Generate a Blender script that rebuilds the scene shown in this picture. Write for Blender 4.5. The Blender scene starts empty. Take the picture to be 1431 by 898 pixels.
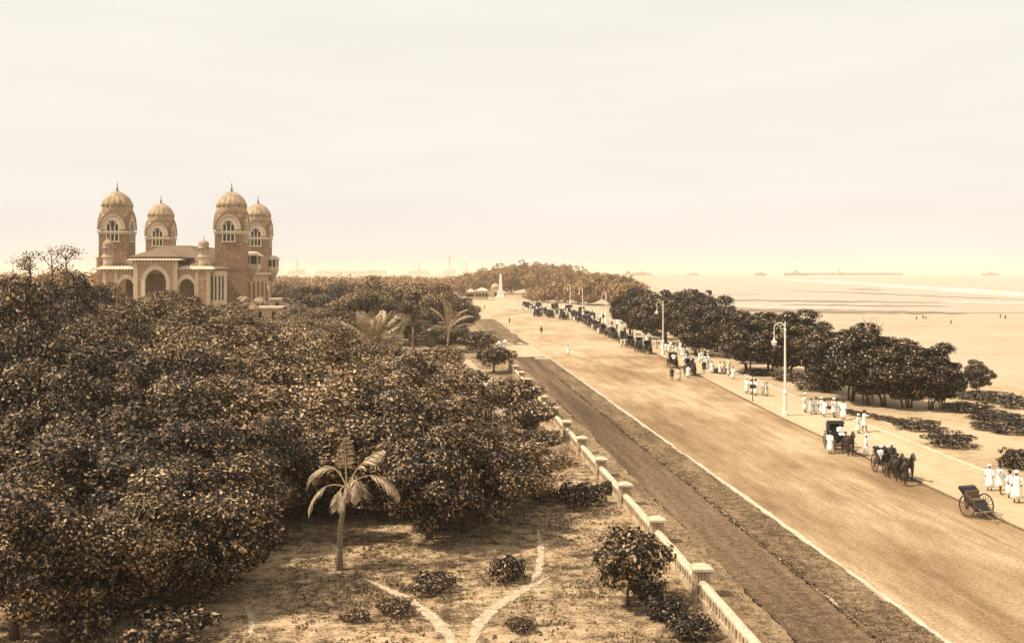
import bpy, bmesh, math, random
import numpy as np
from mathutils import Matrix, Vector, Euler
R = math.radians
random.seed(7)
rng = np.random.default_rng(7)
SC = bpy.context.scene
COL = SC.collection

# ------------------------------------------------------------------ camera, sky, sun, exposure
F, CX, HZ, H = 1500.0, 715.5, 380.0, 14.5        # focal length (photo pixels), centre column, horizon row, eye height
cam = bpy.data.cameras.new("camera")
cam.sensor_width = 36.0
cam.lens = 36.0 * F / 1431.0
cam.shift_y = -(449 - HZ) / 1431.0
cam.clip_start, cam.clip_end = 0.5, 80000
camo = bpy.data.objects.new("camera", cam)
camo.location = (0, 0, H)
camo.rotation_euler = (R(90), 0, 0)
COL.objects.link(camo)
SC.camera = camo

SUN_EL, SUN_AZ = 52.0, 256.0                    # azimuth clockwise from +Y: low on the left, a little behind the camera
w = bpy.data.worlds.new("World")
SC.world = w
w.use_nodes = True
nt = w.node_tree
bg = nt.nodes["Background"]
sky = nt.nodes.new("ShaderNodeTexSky")
sky.sky_type = 'NISHITA'
sky.sun_disc = False
sky.sun_elevation = R(SUN_EL)
sky.sun_rotation = R(SUN_AZ)
sky.dust_density = 6.0
sky.air_density = 1.0
bw = nt.nodes.new("ShaderNodeRGBToBW")
nt.links.new(sky.outputs[0], bw.inputs[0])
mr = nt.nodes.new("ShaderNodeMapRange")          # thick even overcast veil: the sky varies little
mr.inputs[1].default_value, mr.inputs[2].default_value = 0.0, 20.0
mr.inputs[3].default_value, mr.inputs[4].default_value = 5.0, 6.4
nt.links.new(bw.outputs[0], mr.inputs[0])
tc = nt.nodes.new("ShaderNodeTexCoord")
mp = nt.nodes.new("ShaderNodeMapping")
mp.inputs["Scale"].default_value = (2.0, 2.0, 16.0)
nt.links.new(tc.outputs["Generated"], mp.inputs[0])
nz = nt.nodes.new("ShaderNodeTexNoise")
nz.inputs["Scale"].default_value = 2.2
nz.inputs["Detail"].default_value = 5
nt.links.new(mp.outputs[0], nz.inputs["Vector"])
mr2 = nt.nodes.new("ShaderNodeMapRange")
mr2.inputs[1].default_value, mr2.inputs[2].default_value = 0.35, 0.7
mr2.inputs[3].default_value, mr2.inputs[4].default_value = 0.965, 1.02
nt.links.new(nz.outputs[0], mr2.inputs[0])
mul = nt.nodes.new("ShaderNodeMath"); mul.operation = 'MULTIPLY'
nt.links.new(mr.outputs[0], mul.inputs[0]); nt.links.new(mr2.outputs[0], mul.inputs[1])
tint = nt.nodes.new("ShaderNodeMix"); tint.data_type = 'RGBA'; tint.blend_type = 'MULTIPLY'
tint.inputs[0].default_value = 1.0
tint.inputs[6].default_value = (1.0, 0.955, 0.885, 1)
nt.links.new(mul.outputs[0], tint.inputs[7])
nt.links.new(tint.outputs[2], bg.inputs[0])
bg.inputs[1].default_value = 0.129

sl = bpy.data.lights.new("sun", 'SUN')
sl.energy = 4.4
sl.angle = R(0.6)
sl.color = (1.0, 0.895, 0.735)
so = bpy.data.objects.new("sun", sl)
az = R(SUN_AZ); el = R(SUN_EL)
sdir = Vector((math.sin(az) * math.cos(el), math.cos(az) * math.cos(el), math.sin(el)))
so.rotation_euler = sdir.to_track_quat('Z', 'Y').to_euler()
so.location = (-60, -40, 80)
COL.objects.link(so)

vs = SC.view_settings
vs.view_transform = 'Standard'
vs.look = 'None'
vs.exposure = 0.5
vs.gamma = 1.0
vs.use_curve_mapping = False
SC.render.engine = 'CYCLES'
cy = SC.cycles
cy.max_bounces = 5; cy.diffuse_bounces = 2; cy.glossy_bounces = 2; cy.transmission_bounces = 2; cy.volume_bounces = 1
cy.transparent_max_bounces = 8
cy.use_denoising = True
cy.sample_clamp_indirect = 4.0

HAZE_DENSITY = 0.00018
HAZE_COLOR = (0.93, 0.835, 0.70, 1)

# ------------------------------------------------------------------ helpers
def G(px, py, z=0.0):
    """ground point seen at a photo pixel"""
    Y = F * (H - z) / (py - HZ)
    return Vector(((px - CX) * Y / F, Y, z))
def zat(py, Y): return H - (py - HZ) * Y / F
def xat(px, Y): return (px - CX) * Y / F

class MB:
    def __init__(s): s.v, s.f, s.mi, s.M, s.cur = [], [], [], Matrix.Identity(4), 0
    def add(s, vs_, fs):
        n = len(s.v)
        s.v += [tuple(s.M @ Vector(p)) for p in vs_]
        s.f += [tuple(i + n for i in f) for f in fs]
        s.mi += [s.cur] * len(fs)
        return s
    def box(s, x0, x1, y0, y1, z0, z1, tx=0.0, ty=0.0):
        return s.add([(x0, y0, z0), (x1, y0, z0), (x1, y1, z0), (x0, y1, z0), (x0 + tx, y0 + ty, z1), (x1 - tx, y0 + ty, z1), (x1 - tx, y1 - ty, z1), (x0 + tx, y1 - ty, z1)],
                     [(3, 2, 1, 0), (4, 5, 6, 7), (0, 1, 5, 4), (1, 2, 6, 5), (2, 3, 7, 6), (3, 0, 4, 7)])
    def lathe(s, prof, n=16, cx=0, cy=0, sx=1, sy=1, flute=0, fdepth=0.0, caps=True):
        vs_, fs = [], []
        for r, z in prof:
            for k in range(n):
                a = 2 * math.pi * k / n
                rr = r * (1 + (fdepth * abs(math.cos(flute * a / 2)) if flute else 0))
                vs_.append((cx + sx * rr * math.cos(a), cy + sy * rr * math.sin(a), z))
        m = len(prof)
        for i in range(m - 1):
            for k in range(n):
                fs.append((i * n + k, i * n + (k + 1) % n, (i + 1) * n + (k + 1) % n, (i + 1) * n + k))
        if caps:
            fs.append(tuple(reversed(range(n)))); fs.append(tuple(range((m - 1) * n, m * n)))
        return s.add(vs_, fs)
    def tube(s, pts, rads, n=6):
        pts = [Vector(p) for p in pts]
        if not hasattr(rads, '__len__'): rads = [rads] * len(pts)
        vs_, fs = [], []
        ref = Vector((0.31, 0.87, 0.2)).normalized()
        for i, p in enumerate(pts):
            d = (pts[min(i + 1, len(pts) - 1)] - pts[max(i - 1, 0)]).normalized()
            a = d.cross(ref)
            if a.length < 1e-3: a = d.cross(Vector((1, 0, 0)))
            a.normalize(); b = d.cross(a)
            for k in range(n):
                t = 2 * math.pi * k / n
                vs_.append(tuple(p + a * (rads[i] * math.cos(t)) + b * (rads[i] * math.sin(t))))
        for i in range(len(pts) - 1):
            for k in range(n):
                fs.append((i * n + k, i * n + (k + 1) % n, (i + 1) * n + (k + 1) % n, (i + 1) * n + k))
        fs.append(tuple(reversed(range(n)))); fs.append(tuple(range((len(pts) - 1) * n, len(pts) * n)))
        return s.add(vs_, fs)
    def ngon_prism(s, poly, y0, y1):
        """polygon in the xz plane, extruded along y"""
        n = len(poly)
        return s.add([(x, y0, z) for x, z in poly] + [(x, y1, z) for x, z in poly],
                     [tuple(range(n)), tuple(reversed(range(n, 2 * n)))] + [((i + 1) % n, i, n + i, n + (i + 1) % n) for i in range(n)])
    def arch_ring(s, cx, zs, r0, h0, r1, h1, y0, y1, n=20, leg=0.0):
        """arched band between an inner and an outer arch, standing proud from y1 to y0; leg = straight part below the springing"""
        vs_ = []
        ang = [math.pi * k / n for k in range(n + 1)]
        ins = [(cx - r0 * math.cos(t), zs + h0 * math.sin(t)) for t in ang]
        outs = [(cx - r1 * math.cos(t), zs + h1 * math.sin(t) * (1 + 0.08 * max(0, math.sin(t)) ** 6)) for t in ang]
        if leg:
            ins = [(cx - r0, zs - leg)] + ins + [(cx + r0, zs - leg)]
            outs = [(cx - r1, zs - leg)] + outs + [(cx + r1, zs - leg)]
        m = len(ins)
        for y in (y0, y1):
            vs_ += [(x, y, z) for x, z in ins] + [(x, y, z) for x, z in outs]
        fs = []
        for i in range(m - 1):
            a, b, c, d = i, i + 1, m + i + 1, m + i
            o = 2 * m
            fs += [(a, b, c, d), (o + d, o + c, o + b, o + a), (b, a, o + a, o + b), (d, c, o + c, o + d)]
        fs += [(0, m, 3 * m, 2 * m), (m - 1, 3 * m - 1, 4 * m - 1, 2 * m - 1)]
        return s.add(vs_, fs)
    def arch_wall(s, x0, x1, z0, z1, cx, r, zs, h, y0, y1, n=18):
        """solid wall with a real arched opening through it"""
        s.box(x0, cx - r, y0, y1, z0, z1)
        s.box(cx + r, x1, y0, y1, z0, z1)
        pts = [(cx - r * math.cos(math.pi * k / n), zs + h * math.sin(math.pi * k / n)) for k in range(n + 1)]
        vs_, fs = [], []
        for x, z in pts: vs_ += [(x, y0, z), (x, y0, z1), (x, y1, z), (x, y1, z1)]
        for i in range(n):
            a, b = 4 * i, 4 * i + 4
            fs += [(a, b, b + 1, a + 1), (b + 2, a + 2, a + 3, b + 3), (a, a + 2, b + 2, b), (a + 1, b + 1, b + 3, a + 3)]
        return s.add(vs_, fs)
    def mesh(s, name, mats, smooth=False):
        me = bpy.data.meshes.new(name)
        me.from_pydata(s.v, [], s.f)
        for m in (mats if isinstance(mats, (list, tuple)) else [mats]): me.materials.append(m)
        if any(s.mi): me.polygons.foreach_set("material_index", s.mi)
        if smooth: me.polygons.foreach_set("use_smooth", [True] * len(me.polygons))
        bm = bmesh.new(); bm.from_mesh(me)
        bmesh.ops.recalc_face_normals(bm, faces=bm.faces)
        bm.to_mesh(me); bm.free()
        me.update()
        return me
    def build(s, name, mats, parent=None, smooth=False):
        return put(name, s.mesh(name, mats, smooth), parent)

def put(name, me, parent=None, loc=None, rz=0.0):
    o = bpy.data.objects.new(name, me)
    COL.objects.link(o)
    if parent is not None: o.parent = parent
    if loc is not None: o.location = loc
    if rz: o.rotation_euler = (0, 0, rz)
    return o
def tag(o, label, cat, group=None, kind=None):
    if label: o["label"] = label
    if cat: o["category"] = cat
    if group: o["group"] = group
    if kind: o["kind"] = kind
    return o
def thing(name, label, cat, loc=(0, 0, 0), rz=0.0, group=None):
    return tag(put(name, None, None, loc, rz), label, cat, group)
def structure(name, mb, mat, kind="structure"):
    o = mb.build(name, mat) if isinstance(mb, MB) else put(name, mb)
    o["kind"] = kind
    return o
def dup(root, loc, rz=None, label=None, group=None, scale=None):
    c = root.copy(); COL.objects.link(c)
    c.location = loc
    if rz is not None: c.rotation_euler = (0, 0, rz)
    if scale is not None: c.scale = scale
    if label: c["label"] = label
    if group: c["group"] = group
    for ch in root.children:
        d = ch.copy(); COL.objects.link(d); d.parent = c
        for g in ch.children:
            e = g.copy(); COL.objects.link(e); e.parent = d
    return c

# ------------------------------------------------------------------ materials
def mat(name, base, rough=0.85, var=None, scale=3.0, detail=6, bump=0.0, bscale=None, stretch=None, rotz=0.0, spec=0.3, obj_var=0.0, metallic=0.0, lo=0.35, hi=0.68):
    m = bpy.data.materials.new(name); m.use_nodes = True
    t = m.node_tree; b = t.nodes["Principled BSDF"]
    b.inputs["Roughness"].default_value = rough
    b.inputs["Specular IOR Level"].default_value = spec
    b.inputs["Metallic"].default_value = metallic
    b.inputs["Base Color"].default_value = (*base, 1)
    out = None
    if var or bump:
        c = t.nodes.new("ShaderNodeTexCoord")
        mpn = t.nodes.new("ShaderNodeMapping")
        if stretch: mpn.inputs["Scale"].default_value = stretch
        mpn.inputs["Rotation"].default_value = (0, 0, rotz)
        t.links.new(c.outputs["Object"], mpn.inputs[0])
    if var:
        n = t.nodes.new("ShaderNodeTexNoise"); n.inputs["Scale"].default_value = scale; n.inputs["Detail"].default_value = detail
        n.inputs["Roughness"].default_value = 0.62
        t.links.new(mpn.outputs[0], n.inputs["Vector"])
        r = t.nodes.new("ShaderNodeValToRGB")
        r.color_ramp.elements[0].position = lo; r.color_ramp.elements[1].position = hi
        r.color_ramp.elements[0].color = (*base, 1); r.color_ramp.elements[1].color = (*var, 1)
        t.links.new(n.outputs[0], r.inputs[0])
        out = r.outputs[0]
    if obj_var:
        oi = t.nodes.new("ShaderNodeObjectInfo")
        q = t.nodes.new("ShaderNodeMapRange"); q.inputs[3].default_value = 1 - obj_var; q.inputs[4].default_value = 1 + obj_var
        t.links.new(oi.outputs["Random"], q.inputs[0])
        mx = t.nodes.new("ShaderNodeMix"); mx.data_type = 'RGBA'; mx.blend_type = 'MULTIPLY'; mx.inputs[0].default_value = 1
        if out is not None: t.links.new(out, mx.inputs[6])
        else: mx.inputs[6].default_value = (*base, 1)
        t.links.new(q.outputs[0], mx.inputs[7]); out = mx.outputs[2]
    if out is not None: t.links.new(out, b.inputs["Base Color"])
    if bump:
        n2 = t.nodes.new("ShaderNodeTexNoise"); n2.inputs["Scale"].default_value = bscale or scale * 4; n2.inputs["Detail"].default_value = 5
        t.links.new(mpn.outputs[0], n2.inputs["Vector"])
        bp = t.nodes.new("ShaderNodeBump"); bp.inputs["Strength"].default_value = bump; bp.inputs["Distance"].default_value = 0.12
        t.links.new(n2.outputs[0], bp.inputs["Height"]); t.links.new(bp.outputs[0], b.inputs["Normal"])
    return m

def ground_mat(name, stops, s1, s2, s3, stretch1=(1, 1, 1), rotz=0.0, bump=0.25, bscale=9.0, w2=0.3, w3=0.3, stretch2=None):
    """three octaves of mottling (broad patches or wheel streaks, tufts, grit) through one colour ramp"""
    m = bpy.data.materials.new(name); m.use_nodes = True
    t = m.node_tree; b = t.nodes["Principled BSDF"]; b.inputs["Roughness"].default_value = 0.95; b.inputs["Specular IOR Level"].default_value = 0.15
    c = t.nodes.new("ShaderNodeTexCoord")
    m0 = t.nodes.new("ShaderNodeMapping"); m0.inputs["Rotation"].default_value = (0, 0, rotz); t.links.new(c.outputs["Object"], m0.inputs[0])
    m1 = t.nodes.new("ShaderNodeMapping"); m1.inputs["Scale"].default_value = stretch1; t.links.new(m0.outputs[0], m1.inputs[0])
    m2 = m0
    if stretch2:
        m2 = t.nodes.new("ShaderNodeMapping"); m2.inputs["Scale"].default_value = stretch2; t.links.new(m0.outputs[0], m2.inputs[0])
    def noise(sc_, vec, det=5):
        n = t.nodes.new("ShaderNodeTexNoise"); n.inputs["Scale"].default_value = sc_; n.inputs["Detail"].default_value = det; n.inputs["Roughness"].default_value = 0.65
        t.links.new(vec, n.inputs["Vector"]); return n.outputs[0]
    def mth(op, a, bb):
        q = t.nodes.new("ShaderNodeMath"); q.operation = op
        for i, x in enumerate((a, bb)):
            if isinstance(x, (int, float)): q.inputs[i].default_value = x
            else: t.links.new(x, q.inputs[i])
        return q.outputs[0]
    n1, n2, n3 = noise(s1, m1.outputs[0]), noise(s2, m2.outputs[0], 4), noise(s3, m0.outputs[0], 3)
    tot = mth('ADD', mth('ADD', mth('MULTIPLY', n1, 1 - w2 - w3), mth('MULTIPLY', n2, w2)), mth('MULTIPLY', n3, w3))
    r = t.nodes.new("ShaderNodeValToRGB"); cr = r.color_ramp
    cr.elements[0].position = stops[0][0]; cr.elements[0].color = (*stops[0][1], 1)
    cr.elements[1].position = stops[-1][0]; cr.elements[1].color = (*stops[-1][1], 1)
    for p, cc in stops[1:-1]:
        e = cr.elements.new(p); e.color = (*cc, 1)
    t.links.new(tot, r.inputs[0]); t.links.new(r.outputs[0], b.inputs["Base Color"])
    nb = noise(bscale, m0.outputs[0], 6)
    bp = t.nodes.new("ShaderNodeBump"); bp.inputs["Strength"].default_value = bump; bp.inputs["Distance"].default_value = 0.15
    t.links.new(nb, bp.inputs["Height"]); t.links.new(bp.outputs[0], b.inputs["Normal"])
    return m

def leaf_mat(name, stops, rough=0.55, spec=0.16, obj_var=0.32, trans=0.12):
    m = bpy.data.materials.new(name); m.use_nodes = True
    t = m.node_tree; b = t.nodes["Principled BSDF"]; b.inputs["Roughness"].default_value = rough; b.inputs["Specular IOR Level"].default_value = spec
    g = t.nodes.new("ShaderNodeNewGeometry")
    r = t.nodes.new("ShaderNodeValToRGB"); cr = r.color_ramp
    cr.elements[0].position = stops[0][0]; cr.elements[0].color = (*stops[0][1], 1)
    cr.elements[1].position = stops[-1][0]; cr.elements[1].color = (*stops[-1][1], 1)
    for p, cc in stops[1:-1]:
        e = cr.elements.new(p); e.color = (*cc, 1)
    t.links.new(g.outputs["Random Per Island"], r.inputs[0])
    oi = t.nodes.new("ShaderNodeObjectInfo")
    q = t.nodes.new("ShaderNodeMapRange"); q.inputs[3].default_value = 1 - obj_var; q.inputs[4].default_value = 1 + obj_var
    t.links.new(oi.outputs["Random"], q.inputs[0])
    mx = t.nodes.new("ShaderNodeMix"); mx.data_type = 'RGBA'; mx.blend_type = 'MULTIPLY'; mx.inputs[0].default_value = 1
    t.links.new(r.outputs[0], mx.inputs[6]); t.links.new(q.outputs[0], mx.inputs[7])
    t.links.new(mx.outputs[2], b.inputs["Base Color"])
    return m

ROADROT = 0.066
M = {}
M['sand'] = ground_mat("sand", [(0.40, (0.33, 0.25, 0.16)), (0.5, (0.42, 0.325, 0.215)), (0.60, (0.47, 0.37, 0.255))], 0.03, 0.4, 5.0, bump=0.12, bscale=4)
M['beachlawn'] = ground_mat("dry_turf", [(0.38, (0.20, 0.13, 0.07)), (0.46, (0.36, 0.25, 0.14)), (0.55, (0.48, 0.355, 0.215)), (0.65, (0.53, 0.41, 0.27))], 0.13, 0.9, 6.0, stretch1=(1, 0.45, 1), bump=0.25)
M['park'] = ground_mat("park_turf", [(0.39, (0.03, 0.021, 0.013)), (0.46, (0.12, 0.078, 0.043)), (0.51, (0.31, 0.208, 0.116)), (0.58, (0.52, 0.375, 0.225))], 0.22, 1.3, 7.0, stretch1=(0.55, 1, 1), bump=0.6, bscale=6, w2=0.36, w3=0.3)
M['verge'] = ground_mat("verge_turf", [(0.40, (0.07, 0.045, 0.025)), (0.47, (0.17, 0.11, 0.06)), (0.53, (0.27, 0.182, 0.10)), (0.60, (0.38, 0.27, 0.16))], 0.5, 2.2, 8.0, stretch1=(1, 0.3, 1), rotz=-0.077, bump=0.6, w2=0.35, w3=0.3)
M['vergeB'] = ground_mat("track_verge", [(0.40, (0.045, 0.029, 0.016)), (0.47, (0.125, 0.08, 0.043)), (0.53, (0.215, 0.142, 0.078)), (0.60, (0.32, 0.222, 0.13))], 0.6, 2.0, 8.0, stretch1=(1, 0.22, 1), rotz=-0.077, bump=0.7, w2=0.36, w3=0.32)
M['ride'] = ground_mat("ride_tan", [(0.40, (0.045, 0.03, 0.018)), (0.48, (0.105, 0.066, 0.036)), (0.54, (0.17, 0.11, 0.06)), (0.61, (0.26, 0.177, 0.102))], 0.6, 2.6, 9.0, stretch1=(1, 0.04, 1), rotz=-0.077, bump=0.7, w2=0.30, w3=0.34)
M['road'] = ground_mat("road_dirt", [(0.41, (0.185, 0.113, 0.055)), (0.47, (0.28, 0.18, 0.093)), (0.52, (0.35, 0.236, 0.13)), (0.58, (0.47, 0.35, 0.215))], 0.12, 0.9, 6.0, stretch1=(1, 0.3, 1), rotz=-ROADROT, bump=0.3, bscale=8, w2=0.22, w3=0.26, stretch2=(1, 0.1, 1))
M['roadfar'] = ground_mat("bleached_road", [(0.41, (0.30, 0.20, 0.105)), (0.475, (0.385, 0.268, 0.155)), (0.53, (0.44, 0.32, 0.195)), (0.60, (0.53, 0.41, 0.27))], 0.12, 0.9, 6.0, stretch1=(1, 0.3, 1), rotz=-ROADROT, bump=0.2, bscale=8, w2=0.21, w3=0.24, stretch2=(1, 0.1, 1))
M['walk'] = ground_mat("promenade_gravel", [(0.38, (0.37, 0.265, 0.155)), (0.52, (0.47, 0.355, 0.22)), (0.64, (0.54, 0.43, 0.28))], 0.2, 0.9, 6.0, stretch1=(1, 0.12, 1), rotz=-0.04, bump=0.12)
M['rut'] = mat("wheel_rut", (0.22, 0.14, 0.073), var=(0.34, 0.23, 0.128), scale=1.2, bump=0.3)
M['dust'] = mat("dust_streak", (0.34, 0.23, 0.13), var=(0.45, 0.325, 0.195), scale=1.2, bump=0.2)
M['kerb'] = mat("kerb_stone", (0.42, 0.33, 0.22), var=(0.60, 0.50, 0.36), scale=2.0, bump=0.1)
M['path'] = mat("trodden_path", (0.30, 0.21, 0.12), var=(0.56, 0.44, 0.30), scale=3.5, bump=0.2)
M['water'] = mat("sea_water", (0.38, 0.29, 0.19), rough=0.45, var=(0.48, 0.38, 0.265), scale=0.02, stretch=(0.35, 1.6, 1), spec=0.5, bump=0.25, bscale=0.5)
M['wet'] = mat("wet_sand", (0.17, 0.11, 0.06), rough=0.8, var=(0.32, 0.225, 0.135), scale=0.06, stretch=(0.3, 2, 1))
M['foam'] = mat("surf_foam", (0.52, 0.44, 0.33), rough=0.8, var=(0.7, 0.62, 0.5), scale=0.05)
M['plaster'] = mat("lime_plaster", (0.33, 0.24, 0.145), var=(0.55, 0.43, 0.29), scale=2.2, lo=.42, hi=.58, bump=0.15)
M['cope'] = mat("weathered_coping", (0.34, 0.245, 0.15), var=(0.62, 0.50, 0.35), scale=2.4, bump=0.15, lo=0.3, hi=0.6)
M['white'] = mat("white_paint", (0.74, 0.67, 0.55), var=(0.80, 0.74, 0.63), scale=1.0, rough=0.6)
M['cloth'] = mat("white_cotton", (0.80, 0.75, 0.66), rough=0.9)
M['cloth2'] = mat("cream_cotton", (0.62, 0.53, 0.40), rough=0.9)
M['darkcloth'] = mat("dark_cloth", (0.045, 0.034, 0.026), rough=0.9)
M['skin'] = mat("brown_skin", (0.11, 0.065, 0.04), rough=0.6)
M['hide'] = mat("dark_horse_hide", (0.035, 0.024, 0.017), rough=0.5, obj_var=0.4)
M['leather'] = mat("black_leather", (0.016, 0.014, 0.013), rough=0.42)
M['lacquer'] = mat("black_lacquer", (0.022, 0.019, 0.017), rough=0.32, spec=0.5)
M['timber'] = mat("worn_timber", (0.10, 0.065, 0.04), var=(0.2, 0.14, 0.085), scale=6, rough=0.7)
M['wheelpaint'] = mat("wheel_paint", (0.085, 0.057, 0.036), rough=0.5)
M['iron'] = mat("dark_iron", (0.05, 0.038, 0.028), rough=0.6)
M['bark'] = mat("bark", (0.06, 0.043, 0.03), var=(0.14, 0.1, 0.065), scale=4, stretch=(1, 1, 0.25), bump=0.5)
M['palebark'] = mat("pale_palm_bark", (0.15, 0.1, 0.06), var=(0.34, 0.25, 0.155), scale=5, stretch=(0.5, 0.5, 3), bump=0.4)
M['dead'] = mat("bleached_wood", (0.34, 0.25, 0.16), var=(0.48, 0.37, 0.25), scale=4)
M['brick'] = mat("red_brick", (0.165, 0.096, 0.053), var=(0.345, 0.213, 0.12), scale=1.4, detail=9, bump=0.3, bscale=5, lo=0.3, hi=0.7)
M['brick2'] = mat("pale_brick", (0.36, 0.22, 0.118), var=(0.54, 0.37, 0.22), scale=1.0, detail=9, bump=0.25, bscale=5)
M['stone'] = mat("pale_dressed_stone", (0.48, 0.375, 0.25), var=(0.62, 0.51, 0.365), scale=1.2, bump=0.15)
M['white_stone'] = mat("whitewashed_stone", (0.52, 0.42, 0.29), var=(0.70, 0.60, 0.45), scale=1.5, bump=0.1)
M['dome'] = mat("dome_plaster", (0.25, 0.168, 0.096), var=(0.52, 0.38, 0.24), scale=0.7, detail=8, bump=0.3, bscale=3)
M['tile'] = mat("roof_tiles", (0.125, 0.08, 0.046), var=(0.24, 0.16, 0.093), scale=2.2, detail=8, stretch=(3, 1, 1), bump=0.6, bscale=5)
M['void'] = mat("dark_window", (0.022, 0.017, 0.013), rough=0.5)
M['far_wall'] = mat("far_plaster", (0.26, 0.19, 0.125), var=(0.36, 0.27, 0.18), scale=0.2)
M['hull'] = mat("ship_hull", (0.035, 0.025, 0.018), rough=0.6)
M['leafA'] = leaf_mat("dark_foliage", [(0.0, (0.005, 0.0055, 0.006)), (0.45, (0.016, 0.012, 0.009)), (0.68, (0.085, 0.052, 0.026)), (0.86, (0.26, 0.163, 0.08)), (1.0, (0.52, 0.37, 0.22))])  # darkest leaves carry the shadow tint, brightest imitate sunlit flecks
M['leafB'] = leaf_mat("brown_foliage", [(0.0, (0.006, 0.006, 0.006)), (0.33, (0.030, 0.020, 0.011)), (0.56, (0.15, 0.090, 0.043)), (0.82, (0.38, 0.24, 0.118)), (1.0, (0.60, 0.44, 0.265))])  # ramp ends imitate shaded hollows and sunlit leaves in the colour
M['leafC'] = leaf_mat("casuarina_foliage", [(0.0, (0.004, 0.005, 0.006)), (0.56, (0.010, 0.008, 0.007)), (0.78, (0.085, 0.053, 0.027)), (1.0, (0.44, 0.31, 0.18))], obj_var=0.25)  # near-black shade tone and pale sunlit sparkle put into the leaf colours
M['leafHaze'] = leaf_mat("hazed_foliage", [(0.0, (0.17, 0.10, 0.050)), (1.0, (0.33, 0.205, 0.104))], spec=0.1, rough=0.9)  # leaf colour lightened to paint in distance haze beyond what the volume gives
M['frond'] = leaf_mat("pale_frond", [(0.0, (0.24, 0.168, 0.096)), (0.6, (0.43, 0.315, 0.19)), (1.0, (0.62, 0.49, 0.33))], obj_var=0.1)
M['frondD'] = leaf_mat("dark_frond", [(0.0, (0.06, 0.042, 0.025)), (1.0, (0.22, 0.155, 0.092))], obj_var=0.1)
M['grass'] = leaf_mat("dry_grass", [(0.0, (0.05, 0.034, 0.02)), (0.5, (0.24, 0.163, 0.09)), (1.0, (0.46, 0.335, 0.2))], rough=0.8, spec=0.1, obj_var=0)

# ------------------------------------------------------------------ the lie of the land: long lines of the promenade
WL = lambda c: (lambda Y: c - 0.077 * Y)                       # lines parallel to the boundary wall
def table(rows):
    ys, xs = zip(*rows)
    return lambda Y: float(np.interp(Y, ys, xs))
GUT = table([(20, 30.4), (60, 28.6), (73.5, 27.9), (108, 26.6), (187, 25.5), (267, 22.6), (347, 21.9), (430, 22.2), (600, 22.5), (900, 18)])
STRIP = table([(20, 36.4), (77, 33.96), (126, 32.4), (178, 32.6), (267, 30.2), (347, 29), (430, 29), (600, 29), (900, 24)])
WALLC = 12.05

def yr(a, b, n): return [a + (b - a) * i / (n - 1) for i in range(n)]
def ribbon(name, fl, fr, ys, z, m, thick=0.0, kind="structure", jit=0.0):
    """a long strip between two lines; jit = how ragged its edges are"""
    mb = MB(); vs_ = []
    if jit: ys = yr(ys[0], ys[-1], int((ys[-1] - ys[0]) / .45))
    n = len(ys); ja = jb = 0.0
    for Y in ys:
        ja = .75 * ja + random.gauss(0, jit) * .6; jb = .75 * jb + random.gauss(0, jit) * .6
        vs_ += [(fl(Y) + ja, Y, z), (fr(Y) + jb, Y, z)]
    fs = [(2 * i, 2 * i + 1, 2 * i + 3, 2 * i + 2) for i in range(n - 1)]
    if thick:
        vs_ += [(x, y, z - thick) for x, y, _ in vs_[:]]
        o = 2 * n
        for i in range(n - 1):
            fs += [(2 * i, 2 * i + 2, o + 2 * i + 2, o + 2 * i), (2 * i + 1, o + 2 * i + 1, o + 2 * i + 3, 2 * i + 3)]
        fs += [(0, o, o + 1, 1), (2 * n - 2, 2 * n - 1, o + 2 * n - 1, o + 2 * n - 2)]
    mb.add(vs_, fs)
    return structure(name, mb, m, kind)

g = MB(); g.add([(-40000, -300, 0), (40000, -300, 0), (40000, 42000, 0), (-40000, 42000, 0)], [(0, 1, 2, 3)])
structure("ground", g, M['sand'])
g = MB(); g.add([(-900, -50, 0.012), (WL(WALLC)(-50), -50, 0.012), (WL(WALLC)(420), 420, 0.012), (-60, 600, 0.012), (-120, 1500, 0.012), (-3000, 1500, 0.012), (-900, 400, 0.012)], [(0, 1, 2, 3, 4, 5, 6)])
structure("park_lawn", g, M['park'])
SEAX = [(2600, 430), (700, 400), (330, 392), (190, 384), (120, 372), (95, 420), (100, 700), (135, 1000), (220, 1700), (500, 3000), (1500, 6000)]
g = MB(); g.add([(x, y, 0.10) for x, y in SEAX] + [(5000, 39000, 0.10), (39000, 39000, 0.10), (39000, 430, 0.10)], [tuple(range(len(SEAX) + 3))])
structure("sea", g, M['water'])
def streak(name, pts, m, z):
    """long thin bar lying on the flat shore: list of (px, upper row, lower row)"""
    up = [G(a, b) for a, b, c in pts]; lo = [G(a, c) for a, b, c in pts]
    mb = MB(); n = len(pts)
    mb.add([(p.x, p.y, z) for p in lo] + [(p.x, p.y, z) for p in up], [(i, i + 1, n + i + 1, n + i) for i in range(n - 1)])
    return structure(name, mb, m)
def wob(x0, x1, n, y0, y1, th, seed):
    rr = random.Random(seed); out = []
    for i in range(n):
        t = i / (n - 1); e = math.sin(math.pi * t) ** 0.5
        yy = y0 + (y1 - y0) * t + rr.uniform(-0.5, 0.5)
        out.append((x0 + (x1 - x0) * t, yy - th * e * rr.uniform(0.5, 1), yy + th * e * rr.uniform(0.5, 1) + 0.12))
    return out
streak("sand_bar", wob(975, 1352, 34, 432.5, 437.5, 2.7, 3), M['wet'], 0.16)
streak("sand_bar", wob(1090, 1330, 20, 426, 428.5, 1.2, 5), M['wet'], 0.15)
streak("sand_bar", wob(950, 1325, 26, 419, 423, 1.3, 7), M['wet'], 0.14)
streak("sand_bar", wob(1182, 1236, 8, 403.5, 405.5, 1.1, 8), M['wet'], 0.14)
streak("sand_bar", wob(1090, 1460, 20, 405, 420, 0.9, 9), M['wet'], 0.14)
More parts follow.
